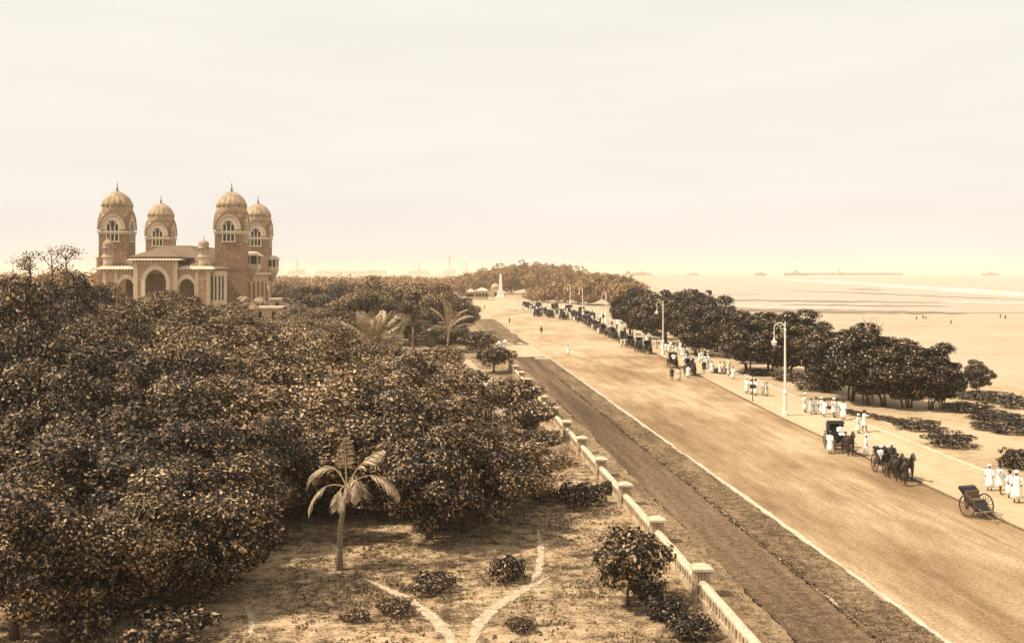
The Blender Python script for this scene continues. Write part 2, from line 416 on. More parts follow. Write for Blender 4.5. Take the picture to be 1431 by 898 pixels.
streak("sand_bar", wob(940, 1070, 10, 412, 411, 0.5, 10), M['wet'], 0.14)
streak("surf", wob(1085, 1470, 24, 390, 412, 2.4, 11), M['foam'], 0.18)
streak("surf", wob(980, 1250, 14, 428, 431, 0.9, 12), M['foam'], 0.18)
streak("surf", wob(1300, 1500, 14, 406, 416, 2.2, 13), M['foam'], 0.18)
streak("surf", wob(1300, 1500, 14, 421, 426, 1.0, 14), M['foam'], 0.18)

ribbon("beach_lawn", lambda Y: STRIP(Y) + 0.4, lambda Y: STRIP(Y) + 24 + 0.05 * Y, yr(20, 420, 40), 0.016, M['beachlawn'])
ribbon("verge", WL(WALLC + 0.2), WL(14.2), yr(20, 420, 20), 0.2, M['verge'], 0.2, jit=.09)
ribbon("riding_track", WL(14.2), WL(17.7), yr(20, 183, 20), 0.02, M['ride'])
ribbon("riding_track", WL(13.7), WL(19.9), yr(214, 332, 12), 0.026, M['vergeB'], jit=.2)
ribbon("grass_verge", WL(17.7), WL(20.05), yr(20, 178, 20), 0.11, M['vergeB'], 0.1, jit=.12)
ribbon("crossing", WL(12.0), WL(20.5), yr(184, 213, 4), 0.018, M['walk'])
ribbon("road_edging", WL(20.08), WL(20.34), yr(20, 182, 20), 0.116, M['kerb'], 0.11, jit=.05)
ribbon("road", WL(20.36), lambda Y: GUT(Y), yr(20, 184, 60), 0.024, M['road'])
rut_rng = random.Random(4)
for k in range(15):                                                # worn wheel tracks: short faint bands that wander and fade out
    cu = rut_rng.uniform(21.2, 30.5); ph, am = rut_rng.uniform(0, 6), rut_rng.uniform(.1, .6); a0 = rut_rng.uniform(30, 120); a1 = a0 + rut_rng.uniform(9, 26)
    fl_ = lambda Y, cu=cu, ph=ph, am=am: cu - .067 * Y + am * math.sin(Y / 15 + ph)
    ribbon("wheel_track", lambda Y, f=fl_, a=a0, b=a1: f(Y) - .07 * math.sin(math.pi * (Y - a) / (b - a)), lambda Y, f=fl_, a=a0, b=a1: f(Y) + .07 * math.sin(math.pi * (Y - a) / (b - a)), yr(a0, a1, 40), 0.0285 + .0006 * k, M['rut' if rut_rng.random() < .7 else 'dust'], jit=.02)
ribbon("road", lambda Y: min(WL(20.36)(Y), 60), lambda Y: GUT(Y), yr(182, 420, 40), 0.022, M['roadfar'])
ribbon("road", lambda Y: -22 - (Y - 420) * 0.05, lambda Y: GUT(Y), yr(420.01, 800, 20), 0.02, M['walk'])
ribbon("gutter", lambda Y: GUT(Y) - 0.0, lambda Y: GUT(Y) + 0.22, yr(20, 420, 60), 0.03, M['iron'] if False else M['ride'])
ribbon("promenade", lambda Y: GUT(Y) + 0.22, lambda Y: STRIP(Y), yr(20, 600, 60), 0.12, M['walk'], 0.12)
ribbon("promenade_kerb", lambda Y: STRIP(Y), lambda Y: STRIP(Y) + 0.42, yr(20, 420, 60), 0.2, M['kerb'], 0.2)
for k in range(26):                                                # sand kicked over the ends of the riding track
    x0 = 12.6 + random.random() * 7.2; yy = random.choice((181.5, 182.5, 183.5, 213, 214, 215.5)) + random.uniform(-2.5, 2); L_ = random.uniform(1.5, 5); W_ = random.uniform(.5, 1.4)
    ribbon("sand_patch", lambda Y, x0=x0, W_=W_, yy=yy, L_=L_: x0 - .077 * Y - W_ * math.sin(math.pi * (Y - yy) / L_) ** .6 * .5, lambda Y, x0=x0, W_=W_, yy=yy, L_=L_: x0 - .077 * Y + W_ * math.sin(math.pi * (Y - yy) / L_) ** .6 * .5, yr(yy + .01, yy + L_ - .01, 10), .115 + .0006 * k, M['walk'])
# trodden footpaths on the lawn
PATHPTS = []
def footpath(pix, wid, z=0.03):
    pts = [G(*p) for p in pix]
    # resample
    P = []
    for i in range(len(pts) - 1):
        for k in range(26): P.append(pts[i].lerp(pts[i + 1], k / 26))
    P.append(pts[-1]); PATHPTS.extend((q.x, q.y, wid * .62) for q in P)
    mb = MB(); vs_ = []
    for i, p in enumerate(P):
        d = (P[min(i + 1, len(P) - 1)] - P[max(0, i - 1)]).normalized(); nrm = Vector((-d.y, d.x, 0))
        tp = min(1, 0.25 + 3 * min(i, len(P) - 1 - i) / len(P)) / 2
        w1, w2_ = wid * tp * random.uniform(.55, 1.25), wid * tp * random.uniform(.55, 1.25)
        vs_ += [(p.x + nrm.x * w1, p.y + nrm.y * w1, z), (p.x - nrm.x * w2_, p.y - nrm.y * w2_, z)]
    mb.add(vs_, [(2 * i, 2 * i + 1, 2 * i + 3, 2 * i + 2) for i in range(len(P) - 1)])
    structure("footpath", mb, M['path'])
footpath([(508, 808), (560, 832), (600, 858), (628, 888), (642, 930)], 0.62)
footpath([(768, 806), (735, 822), (695, 846), (668, 872), (650, 930)], 0.6, 0.034)
footpath([(752, 742), (757, 775), (752, 800), (742, 816)], 0.4, 0.038)
footpath([(648, 500), (668, 525), (692, 560), (706, 600)], 3.2)
footpath([(338, 842), (352, 862), (350, 890)], 0.3)

# ------------------------------------------------------------------ boundary wall on the left of the road
wall = thing("boundary_wall", "long low plastered wall with fluted square pillars between the park and the riding track", "wall")
def wpt(Y, off=0.0): return (WALLC - 0.077 * Y + off, Y)
WANG = math.atan(0.077)
pillar_mb = MB(); s = 0.345
pillar_mb.box(-s - 0.07, s + 0.07, -s - 0.07, s + 0.07, 0, 0.24)
pillar_mb.box(-s + 0.06, s - 0.06, -s + 0.06, s - 0.06, 0.24, 1.36)
for sx in (-1, 1):
    for k in range(5):                                   # flutes: raised fillets on all four faces
        u = -0.27 + k * 0.135
        pillar_mb.box(u - 0.045, u + 0.045, sx * (s - 0.061), sx * s, 0.242, 1.358)
        pillar_mb.box(sx * (s - 0.061), sx * s, u - 0.045, u + 0.045, 0.242, 1.358)
pillar_me = pillar_mb.mesh("pillar", M['plaster'])
cap_me = MB().box(-s - 0.1, s + 0.1, -s - 0.1, s + 0.1, 1.36, 1.48, 0, 0).box(-s - 0.04, s + 0.04, -s - 0.04, s + 0.04, 1.48, 1.6, 0.16, 0.16).mesh("pillar_cap", M['cope'])
SP = 9.3
pm = MB(); L = SP - 2 * s
pm.box(-0.2, 0.2, s, s + L, 0, 0.3)
pm.box(-0.11, 0.11, s, s + L, 0.3, 0.72)
k = 0.0
nb_ = 18
for i in range(nb_):
    u = s + L * (i + 0.5) / nb_
    for sx in (-1, 1): pm.box(sx * 0.112, sx * 0.17, u - 0.1, u + 0.1, 0.302, 0.718)
panel_me = pm.mesh("wall_panel", M['plaster'])
cop_me = MB().box(-0.2, 0.2, s + 0.003, s + L - 0.003, 0.72, 0.84).box(-0.17, 0.17, s + 0.003, s + L - 0.003, 0.84, 0.93, 0.1, 0).mesh("coping", M['cope'])
for k in range(-1, 16):
    Y = 47.6 + SP * k * math.cos(WANG); x, y = wpt(Y)
    if k > -1:
        p = put("pillar", pillar_me, wall, (x, y, random.uniform(-.07, .03)), WANG + random.uniform(-.03, .03)); put("cap", cap_me, p)
        p.rotation_euler[0] = random.uniform(-.02, .02); p.rotation_euler[1] = random.uniform(-.025, .015)
    q = put("wall_panel", panel_me, wall, (x, y, 0), WANG); put("coping", cop_me, q)
for i, (px, py) in enumerate(((697, 492), (706, 490))):
    p = G(px, py)
    t = thing("gate_post", ["squat white gate post at the far end of the park wall, nearer the trees", "squat white gate post at the far end of the park wall, nearer the road"][i], "gate post", p, 0, "gate posts")
    MB().box(-0.4, 0.4, -0.4, 0.4, 0, 1.5).build("shaft", M['white'], t)
    MB().box(-0.5, 0.5, -0.5, 0.5, 1.5, 1.68).lathe([(0.3, 1.68), (0.34, 1.85), (0.2, 2.05), (0.02, 2.1)], 10).build("cap", M['white'], t)

# ------------------------------------------------------------------ the domed palace on the left
pal = thing("domed_palace", "brick palace with four domed towers and an arched stone gateway above the trees", "palace", (-95.4, 305, 0), 0.045)
def rot_faces(mb, x, y, k, half):
    mb.M = Matrix.Translation((x, y, 0)) @ Matrix.Rotation(k * math.pi / 2, 4, 'Z') @ Matrix.Translation((0, -half, 0))
def tower(x, y, hw=3.9, lower=0.0, wz=23.2):
    zs = 25.9; kx = hw / 4.35
    t = MB(); t.M = Matrix.Translation((x, y, 0)); t.box(-hw, hw, -hw, hw, 0, zs - 0.3)
    for z in (8, 15.2): t.box(-hw - 0.14, hw + 0.14, -hw - 0.14, hw + 0.14, z, z + 0.5)
    tw = t.build("tower", M['brick'], pal)
    c = MB(); c.M = Matrix.Translation((x, y, 0))
    c.box(-hw - 0.35, hw + 0.35, -hw - 0.35, hw + 0.35, zs - 0.3, zs + 0.12); c.box(-hw - 0.18, hw + 0.18, -hw - 0.18, hw + 0.18, zs - 0.75, zs - 0.3)
    c.build("cornice", M['stone'], tw)
    # drum with cut corners
    d = MB(); d.M = Matrix.Translation((x, y, 0)); ch = 1.5
    def octo(q, z, cc): return [(-q + cc, -q, z), (q - cc, -q, z), (q, -q + cc, z), (q, q - cc, z), (q - cc, q, z), (-q + cc, q, z), (-q, q - cc, z), (-q, -q + cc, z)]
    rings = [octo(hw - 0.05, zs + 0.12, ch), octo(hw - 0.1, 29.2, ch + 0.1), octo(hw - 0.25, 31.4, ch + 0.5)]
    fs = [(i * 8 + k, i * 8 + (k + 1) % 8, i * 8 + 8 + (k + 1) % 8, i * 8 + 8 + k) for i in range(2) for k in range(8)]
    d.add(sum(rings, []), fs + [tuple(range(16, 24))])
    d.build("drum", M['dome'], tw)
    dm = MB(); prof = [(r_ * kx, z_) for r_, z_ in [(4.05, 30.4), (4.4, 31.1), (4.55, 32.0), (4.5, 32.8), (4.25, 33.8), (3.75, 34.8), (3.0, 35.75), (2.05, 36.5), (1.05, 37.05), (0.35, 37.35)]]
    dm.lathe(prof, 64, x, y, flute=32, fdepth=0.045)
    dm.lathe([(r_ * kx, z_) for r_, z_ in [(4.6, 33.0), (4.36, 33.95), (3.85, 34.95), (3.1, 35.9), (2.1, 36.65), (1.0, 37.25), (0.3, 37.5)]], 64, x, y, flute=16, fdepth=0.075)
    dm.build("dome", M['dome'], tw, True)
    MB().lathe([(0.55, 37.2), (0.3, 37.35), (0.5, 37.5), (0.18, 37.8), (0.32, 38.1), (0.12, 38.4), (0.10, 39.4), (0.02, 40.0)], 10, x, y).build("finial", M['iron'], tw, True)
    for k in (0, 1, 2, 3):
        gab = MB(); rot_faces(gab, x, y, k, hw)
        gab.arch_ring(0, 26.35, 1.9, 2.7, 3.4, 4.5, -0.28, 0.6, 22)
        gab.build("arch_surround", M['white_stone'], tw)
        e = MB(); rot_faces(e, x, y, k, hw)
        e.arch_ring(0, 26.35, 3.42, 4.52, 3.72, 4.95, -0.5, 0.7, 22)
        for q in range(15):                              # alternating voussoirs
            a = math.pi * (q + 0.5) / 15
            e.box(-2.7 * math.cos(a) - 0.16, -2.7 * math.cos(a) + 0.16, -0.33, -0.2, 26.35 + 3.7 * math.sin(a) - 0.17, 26.35 + 3.7 * math.sin(a) + 0.17)
        e.build("arch_hood", M['brick'], tw)
        wn = MB(); rot_faces(wn, x, y, k, hw)
        for u in (-1.12, 0, 1.12):
            zt = 28.7 if u == 0 else 27.7
            wn.ngon_prism([(u - 0.44, wz)] + [(u - 0.44 * math.cos(math.pi * q / 8), zt - 0.6 + 0.8 * math.sin(math.pi * q / 8)) for q in range(9)] + [(u + 0.44, wz)], -0.10, 0.3)
        wo = wn.build("window", M['void'], tw)
        fr = MB(); rot_faces(fr, x, y, k, hw)
        for u in (-1.68, -0.56, 0.56, 1.68):
            fr.box(u - 0.15, u + 0.15, -0.26, 0.2, wz, 27.3)
        for u in (-1.12, 0, 1.12):
            zt = 28.7 if u == 0 else 27.7
            fr.arch_ring(u, zt - 0.6, 0.46, 0.82, 0.62, 1.1, -0.22, 0.2, 10)
        fr.box(-2.0, 2.0, -0.4, 0.1, wz - 0.35, wz)
        fr.build("frame", M['stone'], wo)
    return tw
TW = [(-16.5, 0.0), (15.6, 0.0), (-19.0, 53.0), (13.0, 53.0)]
for i, (x, y) in enumerate(TW): tower(x, y)
# great hall behind the gateway
hall = MB(); hall.box(-11.6, 11.6, -8, 56, 0, 16.5)
hall.build("hall_walls", M['brick2'], pal)
rf = MB()
def hip(mb, x0, x1, y0, y1, z0, z1, run, ov=0.7):
    mb.add([(x0 - ov, y0 - ov, z0), (x1 + ov, y0 - ov, z0), (x1 + ov, y1 + ov, z0), (x0 - ov, y1 + ov, z0),
            ((x0 + x1) / 2 - (x1 - x0) / 2 + run, y0 + run, z1), (x1 - run, y0 + run, z1), (x1 - run, y1 - run, z1), (x0 + run, y1 - run, z1)],
           [(0, 1, 5, 4), (1, 2, 6, 5), (2, 3, 7, 6), (3, 0, 4, 7), (4, 5, 6, 7), (3, 2, 1, 0)])
hip(rf, -11.3, 11.3, -9, 56, 16.9, 22.0, 7.5)
rf.build("hall_roof", M['tile'], pal)
# side galleries between the towers
for sx in (-1, 1):
    sg = MB(); sg.M = Matrix.Rotation(math.pi / 2 * sx, 4, 'Z')
    for i in range(6):
        yc = 9 + i * 7
        sg.arch_wall(sx * yc - 3.5, sx * yc + 3.5, 0, 13.6, sx * yc, 2.2, 9.2, 2.6, -17.4, -16.4)
    sg.build("gallery", M['brick2'], pal)
MB().box(-18.2, -11.61, 5, 49, 13.62, 14.3).box(11.61, 18.2, 5, 49, 13.62, 14.3).build("gallery_roof", M['stone'], pal)
# gateway block standing well forward of the towers
FY = -19.5
gw = MB()
gw.arch_wall(-5.2, 5.2, 0, 17.6, 0, 2.75, 11.6, 3.5, FY - 0.9, FY + 0.1)
gw.build("gateway", M['brick2'], pal)
MB().arch_ring(0, 11.6, 2.75, 3.5, 3.75, 4.6, FY - 1.12, FY - 0.5, 24, leg=9).build("arch_surround", M['white_stone'], pal)
side = MB()
side.arch_wall(-14.2, -5.21, 0, 15.2, -7.9, 2.05, 10.2, 2.5, FY, FY + 0.9)
side.arch_wall(5.21, 14.2, 0, 15.2, 7.9, 2.05, 10.2, 2.5, FY, FY + 0.9)
side.box(-14.2, -13.3, FY + 0.91, -8.1, 0, 15.2); side.box(13.3, 14.2, FY + 0.91, -8.1, 0, 15.2)
side.box(-13.25, 13.25, FY + 0.91, -8.1, 14.2, 15.1)
side.build("gate_wing", M['brick2'], pal)
for x in (-7.9, 7.9):
    MB().arch_ring(x, 10.2, 2.05, 2.5, 2.85, 3.4, FY - 0.24, FY + 0.2, 20, leg=8).build("arch_surround", M['white_stone'], pal)
pi_ = MB()
for x in (-5.2, 5.2): pi_.box(x - 0.55, x + 0.55, FY - 1.25, FY - 0.3, 0, 17.3)
for x in (-10.6, -13.6, 10.6, 13.6): pi_.box(x - 0.45, x + 0.45, FY - 0.32, FY + 0.3, 0, 15.1)
pi_.box(-4.6, 4.6, FY - 1.08, FY - 0.91, 16.5, 17.1)
pi_.build("pilaster", M['stone'], pal)
def chajja(mb, x0, x1, y0, y1, z, out=1.5):
    mb.add([(x0 - out, y0 - out, z), (x1 + out, y0 - out, z), (x1 + out, y1, z), (x0 - out, y1, z), (x0, y0, z + 0.85), (x1, y0, z + 0.85), (x1, y1, z + 0.85), (x0, y1, z + 0.85)],
           [(0, 1, 5, 4), (1, 2, 6, 5), (3, 0, 4, 7), (3, 2, 1, 0), (2, 3, 7, 6), (4, 5, 6, 7)])
    n = int((x1 - x0) / 0.75)
    for i in range(n + 1):
        u = x0 + (x1 - x0) * i / n
        mb.box(u - 0.12, u + 0.12, y0 - out + 0.25, y0 + 0.02, z - 0.75, z - 0.003)
ev = MB(); chajja(ev, -14.5, -6.6, FY - 0.1, FY + 2, 15.25, 1.1); chajja(ev, 6.6, 14.5, FY - 0.1, FY + 2, 15.25, 1.1)
chajja(ev, -5.6, 5.6, FY - 1.0, FY + 2, 17.65, 1.7)
ev.build("eaves", M['stone'], pal)
r2 = MB(); hip(r2, -5.6, 5.6, FY - 0.9, FY + 11, 18.52, 20.6, 4.0, 1.2)
hip(r2, -13.9, -6.9, FY + 1.0, -8.3, 16.12, 17.0, 2.5, 0.3); hip(r2, 6.9, 13.9, FY + 1.0, -8.3, 16.12, 17.0, 2.5, 0.3)
r2.build("porch_roof", M['tile'], pal)
# open kiosks with little domes
def kiosk(x, y, z0, sc=1.0):
    kb = MB(); kb.M = Matrix.Translation((x, y, z0)) @ Matrix.Scale(sc, 4)
    kb.lathe([(1.25, -1.5), (1.3, 0), (1.75, 0.15), (1.75, 0.4), (1.45, 0.45), (1.45, 0.75)], 12)
    ko = kb.build("kiosk", M['stone'], pal)
    cb = MB(); cb.M = kb.M
    for k in range(8):
        a = k * math.pi / 4 + 0.39
        cb.lathe([(0.16, 0.75), (0.12, 0.95), (0.12, 2.3), (0.2, 2.5)], 6, 1.2 * math.cos(a), 1.2 * math.sin(a))
    cb.build("columns", M['stone'], ko)
    db = MB(); db.M = kb.M
    db.lathe([(1.9, 2.5), (1.3, 2.85), (1.3, 3.1), (1.42, 3.5), (1.25, 4.1), (0.75, 4.6), (0.2, 4.85), (0.1, 5.5), (0.02, 5.9)], 20, flute=10, fdepth=0.04)
    db.build("dome", M['dome'], ko, True)
kiosk(-13.2, FY + 1.6, 18.3); kiosk(12.0, FY + 1.6, 18.3)
for x in (-13.2, 12.0): MB().lathe([(1.4, 14), (1.4, 16.7), (1.27, 16.8)], 12, x, FY + 1.6).build("kiosk_base", M['brick2'], pal)
# round bastion with slit windows at the right of the gateway
b_ = MB(); b_.lathe([(2.3, 0), (2.3, 14.9)], 20, 15.6, FY + 2.6); b_.build("bastion", M['stone'], pal, False)
bs = MB()
for k in range(5):
    a = -math.pi / 2 - 0.9 + k * 0.42
    bs.M = Matrix.Translation((15.6, FY + 2.6, 0)) @ Matrix.Rotation(a + math.pi / 2, 4, 'Z')
    bs.box(-0.2, 0.2, -2.36, -2.2, 7.0, 13.4)
bs.build("slit_window", M['void'], pal)
e2 = MB(); e2.lathe([(2.32, 14.9), (3.2, 15.2), (3.2, 15.35), (1.9, 16.3), (0.2, 17)], 20, 15.6, FY + 2.6); e2.build("bastion_roof", M['tile'], pal)
# oriel balconies on the right flank
def oriel(x, y, z0, w_, d_):
    o_ = MB(); o_.M = Matrix.Translation((x, y, z0))
    o_.add([(-0.2, -0.2, -4), (0.2, -0.2, -4), (0.2, 0.2, -4), (-0.2, 0.2, -4), (-w_, -d_, 0), (w_, -d_, 0), (w_, d_, 0), (-w_, d_, 0)], [(0, 1, 5, 4), (1, 2, 6, 5), (2, 3, 7, 6), (3, 0, 4, 7), (4, 5, 6, 7)])
    o_.box(-w_, w_, -d_, d_, 0.003, 1.2)
    for sx in (-1, 0, 1):
        for sy in (-1, 1): o_.box(sx * (w_ - 0.2) - 0.18, sx * (w_ - 0.2) + 0.18, sy * (d_ - 0.2) - 0.18, sy * (d_ - 0.2) + 0.18, 1.2, 3.6)
    o_.add([(-w_ - 0.7, -d_ - 0.7, 3.6), (w_ + 0.7, -d_ - 0.7, 3.6), (w_ + 0.7, d_ + 0.7, 3.6), (-w_ - 0.7, d_ + 0.7, 3.6), (-w_ * .6, -d_ * .6, 4.9), (w_ * .6, -d_ * .6, 4.9), (w_ * .6, d_ * .6, 4.9), (-w_ * .6, d_ * .6, 4.9)],
           [(0, 1, 5, 4), (1, 2, 6, 5), (2, 3, 7, 6), (3, 0, 4, 7), (4, 5, 6, 7), (3, 2, 1, 0)])
    oo = o_.build("oriel", M['stone'], pal)
    MB().box(x - w_ + 0.4, x + w_ - 0.4, y - d_ + 0.45, y + d_ - 0.45, z0 + 1.21, z0 + 3.58).build("window", M['void'], oo)
oriel(19.6, 8.2, 15.6, 2.3, 2.6); oriel(18.0, 53, 15.0, 1.5, 2.2); oriel(-21.4, 2.0, 15.0, 1.1, 1.6)
MB().lathe([(0.7, 0), (0.6, 0.6), (0.45, 0.7), (0.42, 11), (0.65, 11.4), (0.65, 11.7)], 12, 22.4, 20).build("column", M['stone'], pal)
# low flat-roofed lodges beside the palace
def lodge(px0, px1, Y, ztop, label):
    x0, x1 = xat(px0, Y), xat(px1, Y)
    t = thing("garden_lodge", label, "building", ((x0 + x1) / 2, Y, 0)); hw = (x1 - x0) / 2
    MB().box(-hw, hw, 0, 7, 0, ztop - 0.45).build("wall", M['plaster'], t)
    MB().box(-hw - 0.5, hw + 0.5, -0.5, 7.5, ztop - 0.45, ztop).build("roof", M['stone'], t)
    n = max(2, int(hw * 2 / 2.6))
    for i in range(n):
        u = -hw + (i + 0.5) * 2 * hw / n
        MB().box(u - 0.45, u + 0.45, -0.04, 0.3, ztop - 2.9, ztop - 1.1).build("window", M['void'], t)
lodge(354, 392, 262, 6.0, "low flat-roofed white lodge nearest the camera, below the right towers of the palace")
lodge(378, 416, 300, 7.2, "low flat-roofed white lodge behind another lodge, right of the palace towers")

# ------------------------------------------------------------------ foliage
def leaves_mesh(name, P, N, S, m, aspect=0.5):
    n = len(P)
    N = N / np.linalg.norm(N, axis=1, keepdims=True)
    rv = rng.normal(size=(n, 3)); T = np.cross(N, rv); T /= np.linalg.norm(T, axis=1, keepdims=True) + 1e-9
    B = np.cross(N, T)
    l = S[:, None]; wv = l * aspect
    q = np.empty((n, 4, 3))
    q[:, 0] = P - T * l * 0.5; q[:, 1] = P + B * wv * 0.5 - T * l * 0.08; q[:, 2] = P + T * l * 0.5 - N * l * 0.12; q[:, 3] = P - B * wv * 0.5 - T * l * 0.08
    return quads_mesh(name, q, m)
def quads_mesh(name, q, m):
    n = len(q)
    me = bpy.data.meshes.new(name)
    me.vertices.add(4 * n); me.vertices.foreach_set("co", q.reshape(-1).astype(np.float32))
    me.loops.add(4 * n); me.loops.foreach_set("vertex_index", np.arange(4 * n, dtype=np.int32))
    me.polygons.add(n); me.polygons.foreach_set("loop_start", np.arange(0, 4 * n, 4, dtype=np.int32))
    me.materials.append(m); me.update(calc_edges=True); me.validate()
    return me
def crown_points(Rr, z0, z1, nc, per, clump, seed, skirt=0.0, core=0.12):
    """leaf positions and normals: uneven clumps over an ellipsoid that overlaps and leaves gaps"""
    r_ = np.random.default_rng(seed)
    zc, hz = (z0 + z1) / 2, (z1 - z0) / 2
    Ps, Ns = [], []
    ga = math.pi * (3 - math.sqrt(5))
    for i in range(nc):
        u = 1 - 2 * (i + 0.5) / nc
        u = max(-0.95, min(1, u * (1 - skirt) + skirt * 0.25))
        th = i * ga + r_.uniform(-0.5, 0.5)
        rad = r_.uniform(0.52, 1.06) * (1 + 0.16 * math.sin(th * 3 + seed))
        rr = math.sqrt(max(0, 1 - u * u))
        d = np.array([rr * math.cos(th), rr * math.sin(th), u])
        c = np.array([d[0] * Rr * rad * 0.88, d[1] * Rr * rad * 0.88, zc + d[2] * hz * rad * 0.88])
        cs = clump * r_.uniform(0.65, 1.35)
        n = int(per * (cs / clump) ** 2)
        v = r_.normal(size=(n, 3)); v /= np.linalg.norm(v, axis=1, keepdims=True)
        flip = (v @ d) < -0.35; v[flip] *= -1                       # leaves on the outer side of the clump
        rr_ = cs * r_.uniform(0.55, 1.05, size=(n, 1)) * np.array([[1.1, 1.1, 0.8]])
        p = c + v * rr_
        Ps.append(p); Ns.append(v * 0.8 + d * 0.5 + r_.normal(size=(n, 3)) * 0.55 + np.array([0, 0, 0.3]))
    k = int(len(np.concatenate(Ps)) * core)
    v = r_.normal(size=(k, 3)); v /= np.linalg.norm(v, axis=1, keepdims=True)
    v *= r_.uniform(0.1, 0.75, size=(k, 1)) ** 0.5
    Ps.append(v * np.array([[Rr, Rr, hz]]) * 0.9 + np.array([[0, 0, zc]])); Ns.append(r_.normal(size=(k, 3)))
    P = np.concatenate(Ps); N = np.concatenate(Ns)
    keep = P[:, 2] > 0.08
    return P[keep], N[keep]
def trunk_mesh(h, r0, seed, m, stems=1, spread=1.6, zb=0.45):
    rr = random.Random(seed); mb = MB()
    for s_ in range(stems):
        bx, by = (rr.uniform(-.35, .35), rr.uniform(-.35, .35)) if stems > 1 else (0, 0)
        top = Vector((bx * 3 + rr.uniform(-.4, .4), by * 3 + rr.uniform(-.4, .4), h * zb))
        mb.tube([(bx, by, -0.1), (bx * 1.4, by * 1.4, h * zb * .4), top], [r0 * 1.25, r0 * .85, r0 * .7], 8)
        for k in range(5):
            a = rr.uniform(0, 6.28); e = Vector((math.cos(a) * spread * rr.uniform(.5, 1.2), math.sin(a) * spread * rr.uniform(.5, 1.2), h * rr.uniform(.62, .9)))
            mid = top.lerp(e, .5) + Vector((0, 0, .15 * h * rr.random()))
            mb.tube([top - Vector((0, 0, .1)), mid, e], [r0 * .55, r0 * .35, r0 * .12], 6)
    return mb.mesh("trunk", m, True)

class Kind: pass
def tree_kind(Rr, z0, h, nc, per, clump, leaf, m, seed, stems=1, r0=0.22, skirt=0.0, aspect=0.5, zb=.42):
    k = Kind(); k.R, k.h = Rr, h
    P, N = crown_points(Rr, z0, h, nc, per, clump, seed, skirt)
    S = leaf * rng.uniform(0.6, 1.4, size=len(P))
    k.crown = leaves_mesh("crown", P, N, S, m, aspect)
    k.trunk = trunk_mesh(h, r0, seed, M['bark'], stems, Rr * .5, zb)
    return k
def plant_tree(k, x, y, h, rad, label, group, name="tree", cat="tree", rz=None, z=0.0):
    t = thing(name, label, cat, (x, y, z), random.uniform(0, 6.28) if rz is None else rz, group)
    t.scale = (rad / k.R, rad / k.R, h / k.h)
    put("crown", k.crown, t); put("trunk", k.trunk, t)
    return t
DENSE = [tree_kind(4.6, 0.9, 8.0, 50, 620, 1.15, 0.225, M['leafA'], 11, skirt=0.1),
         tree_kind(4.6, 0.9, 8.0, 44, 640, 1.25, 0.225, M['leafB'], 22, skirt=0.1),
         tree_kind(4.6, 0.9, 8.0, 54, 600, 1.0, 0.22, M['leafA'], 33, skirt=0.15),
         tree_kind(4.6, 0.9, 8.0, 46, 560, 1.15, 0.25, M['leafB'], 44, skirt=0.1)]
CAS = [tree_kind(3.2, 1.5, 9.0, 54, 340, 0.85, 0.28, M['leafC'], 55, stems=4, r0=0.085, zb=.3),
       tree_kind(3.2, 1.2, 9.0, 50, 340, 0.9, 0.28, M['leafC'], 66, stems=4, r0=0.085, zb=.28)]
SHRUB = [tree_kind(1.0, 0.0, 1.3, 22, 70, 0.36, 0.17, M['leafA'], 77, stems=2, r0=0.04, skirt=.3),
         tree_kind(1.0, 0.0, 1.3, 20, 75, 0.38, 0.17, M['leafC'], 88, stems=2, r0=0.04, skirt=.3)]
SAPL = [tree_kind(1.5, 0.9, 3.2, 26, 80, 0.48, 0.21, M['leafA'], 99, stems=1, r0=0.07)]

ZN = {
 'edge': ("leafy tree with a crown reaching the ground at the grove's front edge by the lawn", "trees along the lawn edge of the left grove"),
 'mid': ("broad rounded leafy tree inside the dense grove left of the wall", "trees inside the left grove"),
 'palace': ("broad leafy tree at the back of the grove, standing before the domed palace", "trees before the palace"),
 'left': ("tall dark tree at the left edge of the photograph, rising to the skyline", "tall trees at the left edge"),
}
rows = [  # (distance, list of (px, crown-top row), radius, zone)
 (44.5, [(20, 668), (150, 690), (255, 712)], 3.7, 'edge'),
 (50, [(-45, 590), (75, 600), (185, 612), (278, 640)], 4.3, 'edge'),
 (57.5, [(10, 540), (130, 560), (255, 575), (332, 588), (600, 582), (650, 604)], 4.4, 'edge'),
 (66, [(-20, 500), (90, 515), (205, 530), (322, 540), (415, 548), (500, 556), (560, 545), (612, 550), (652, 590)], 4.8, 'mid'),
 (77, [(30, 468), (130, 478), (235, 490), (340, 500), (440, 510), (530, 520), (596, 522), (640, 568)], 5.0, 'mid'),
 (90, [(-15, 440), (70, 446), (155, 452), (250, 465), (345, 475), (432, 488), (515, 495), (580, 502)], 5.4, 'mid'),
 (106, [(35, 418), (115, 425), (195, 440), (285, 452), (370, 463), (450, 472), (525, 485), (598, 492)], 5.8, 'mid'),
 (126, [(85, 402), (160, 418), (238, 428), (312, 440), (382, 455), (452, 462), (520, 478), (584, 484)], 6.2, 'mid'),
 (150, [(120, 398), (182, 410), (250, 414), (318, 430), (378, 448), (438, 455), (500, 470)], 6.6, 'palace'),
 (180, [(140, 396), (196, 406), (255, 408), (312, 422), (362, 446), (415, 440)], 7.0, 'palace'),
]
for Y, lst, rad, zone in rows:
    for px, py in lst:
        jy = Y + random.uniform(-2.5, 2.5)
        rr = rad * random.uniform(0.88, 1.12)
        lab, gr = ZN[zone]
        plant_tree(random.choice((DENSE[0], DENSE[2], DENSE[0], DENSE[2], DENSE[1]) if Y < 62 else DENSE if Y < 70 else (DENSE[1], DENSE[3], DENSE[3], DENSE[2]) if Y < 95 else (DENSE[1], DENSE[3])), xat(px, jy), jy, zat(py, jy), rr, lab, gr, "leafy_tree")
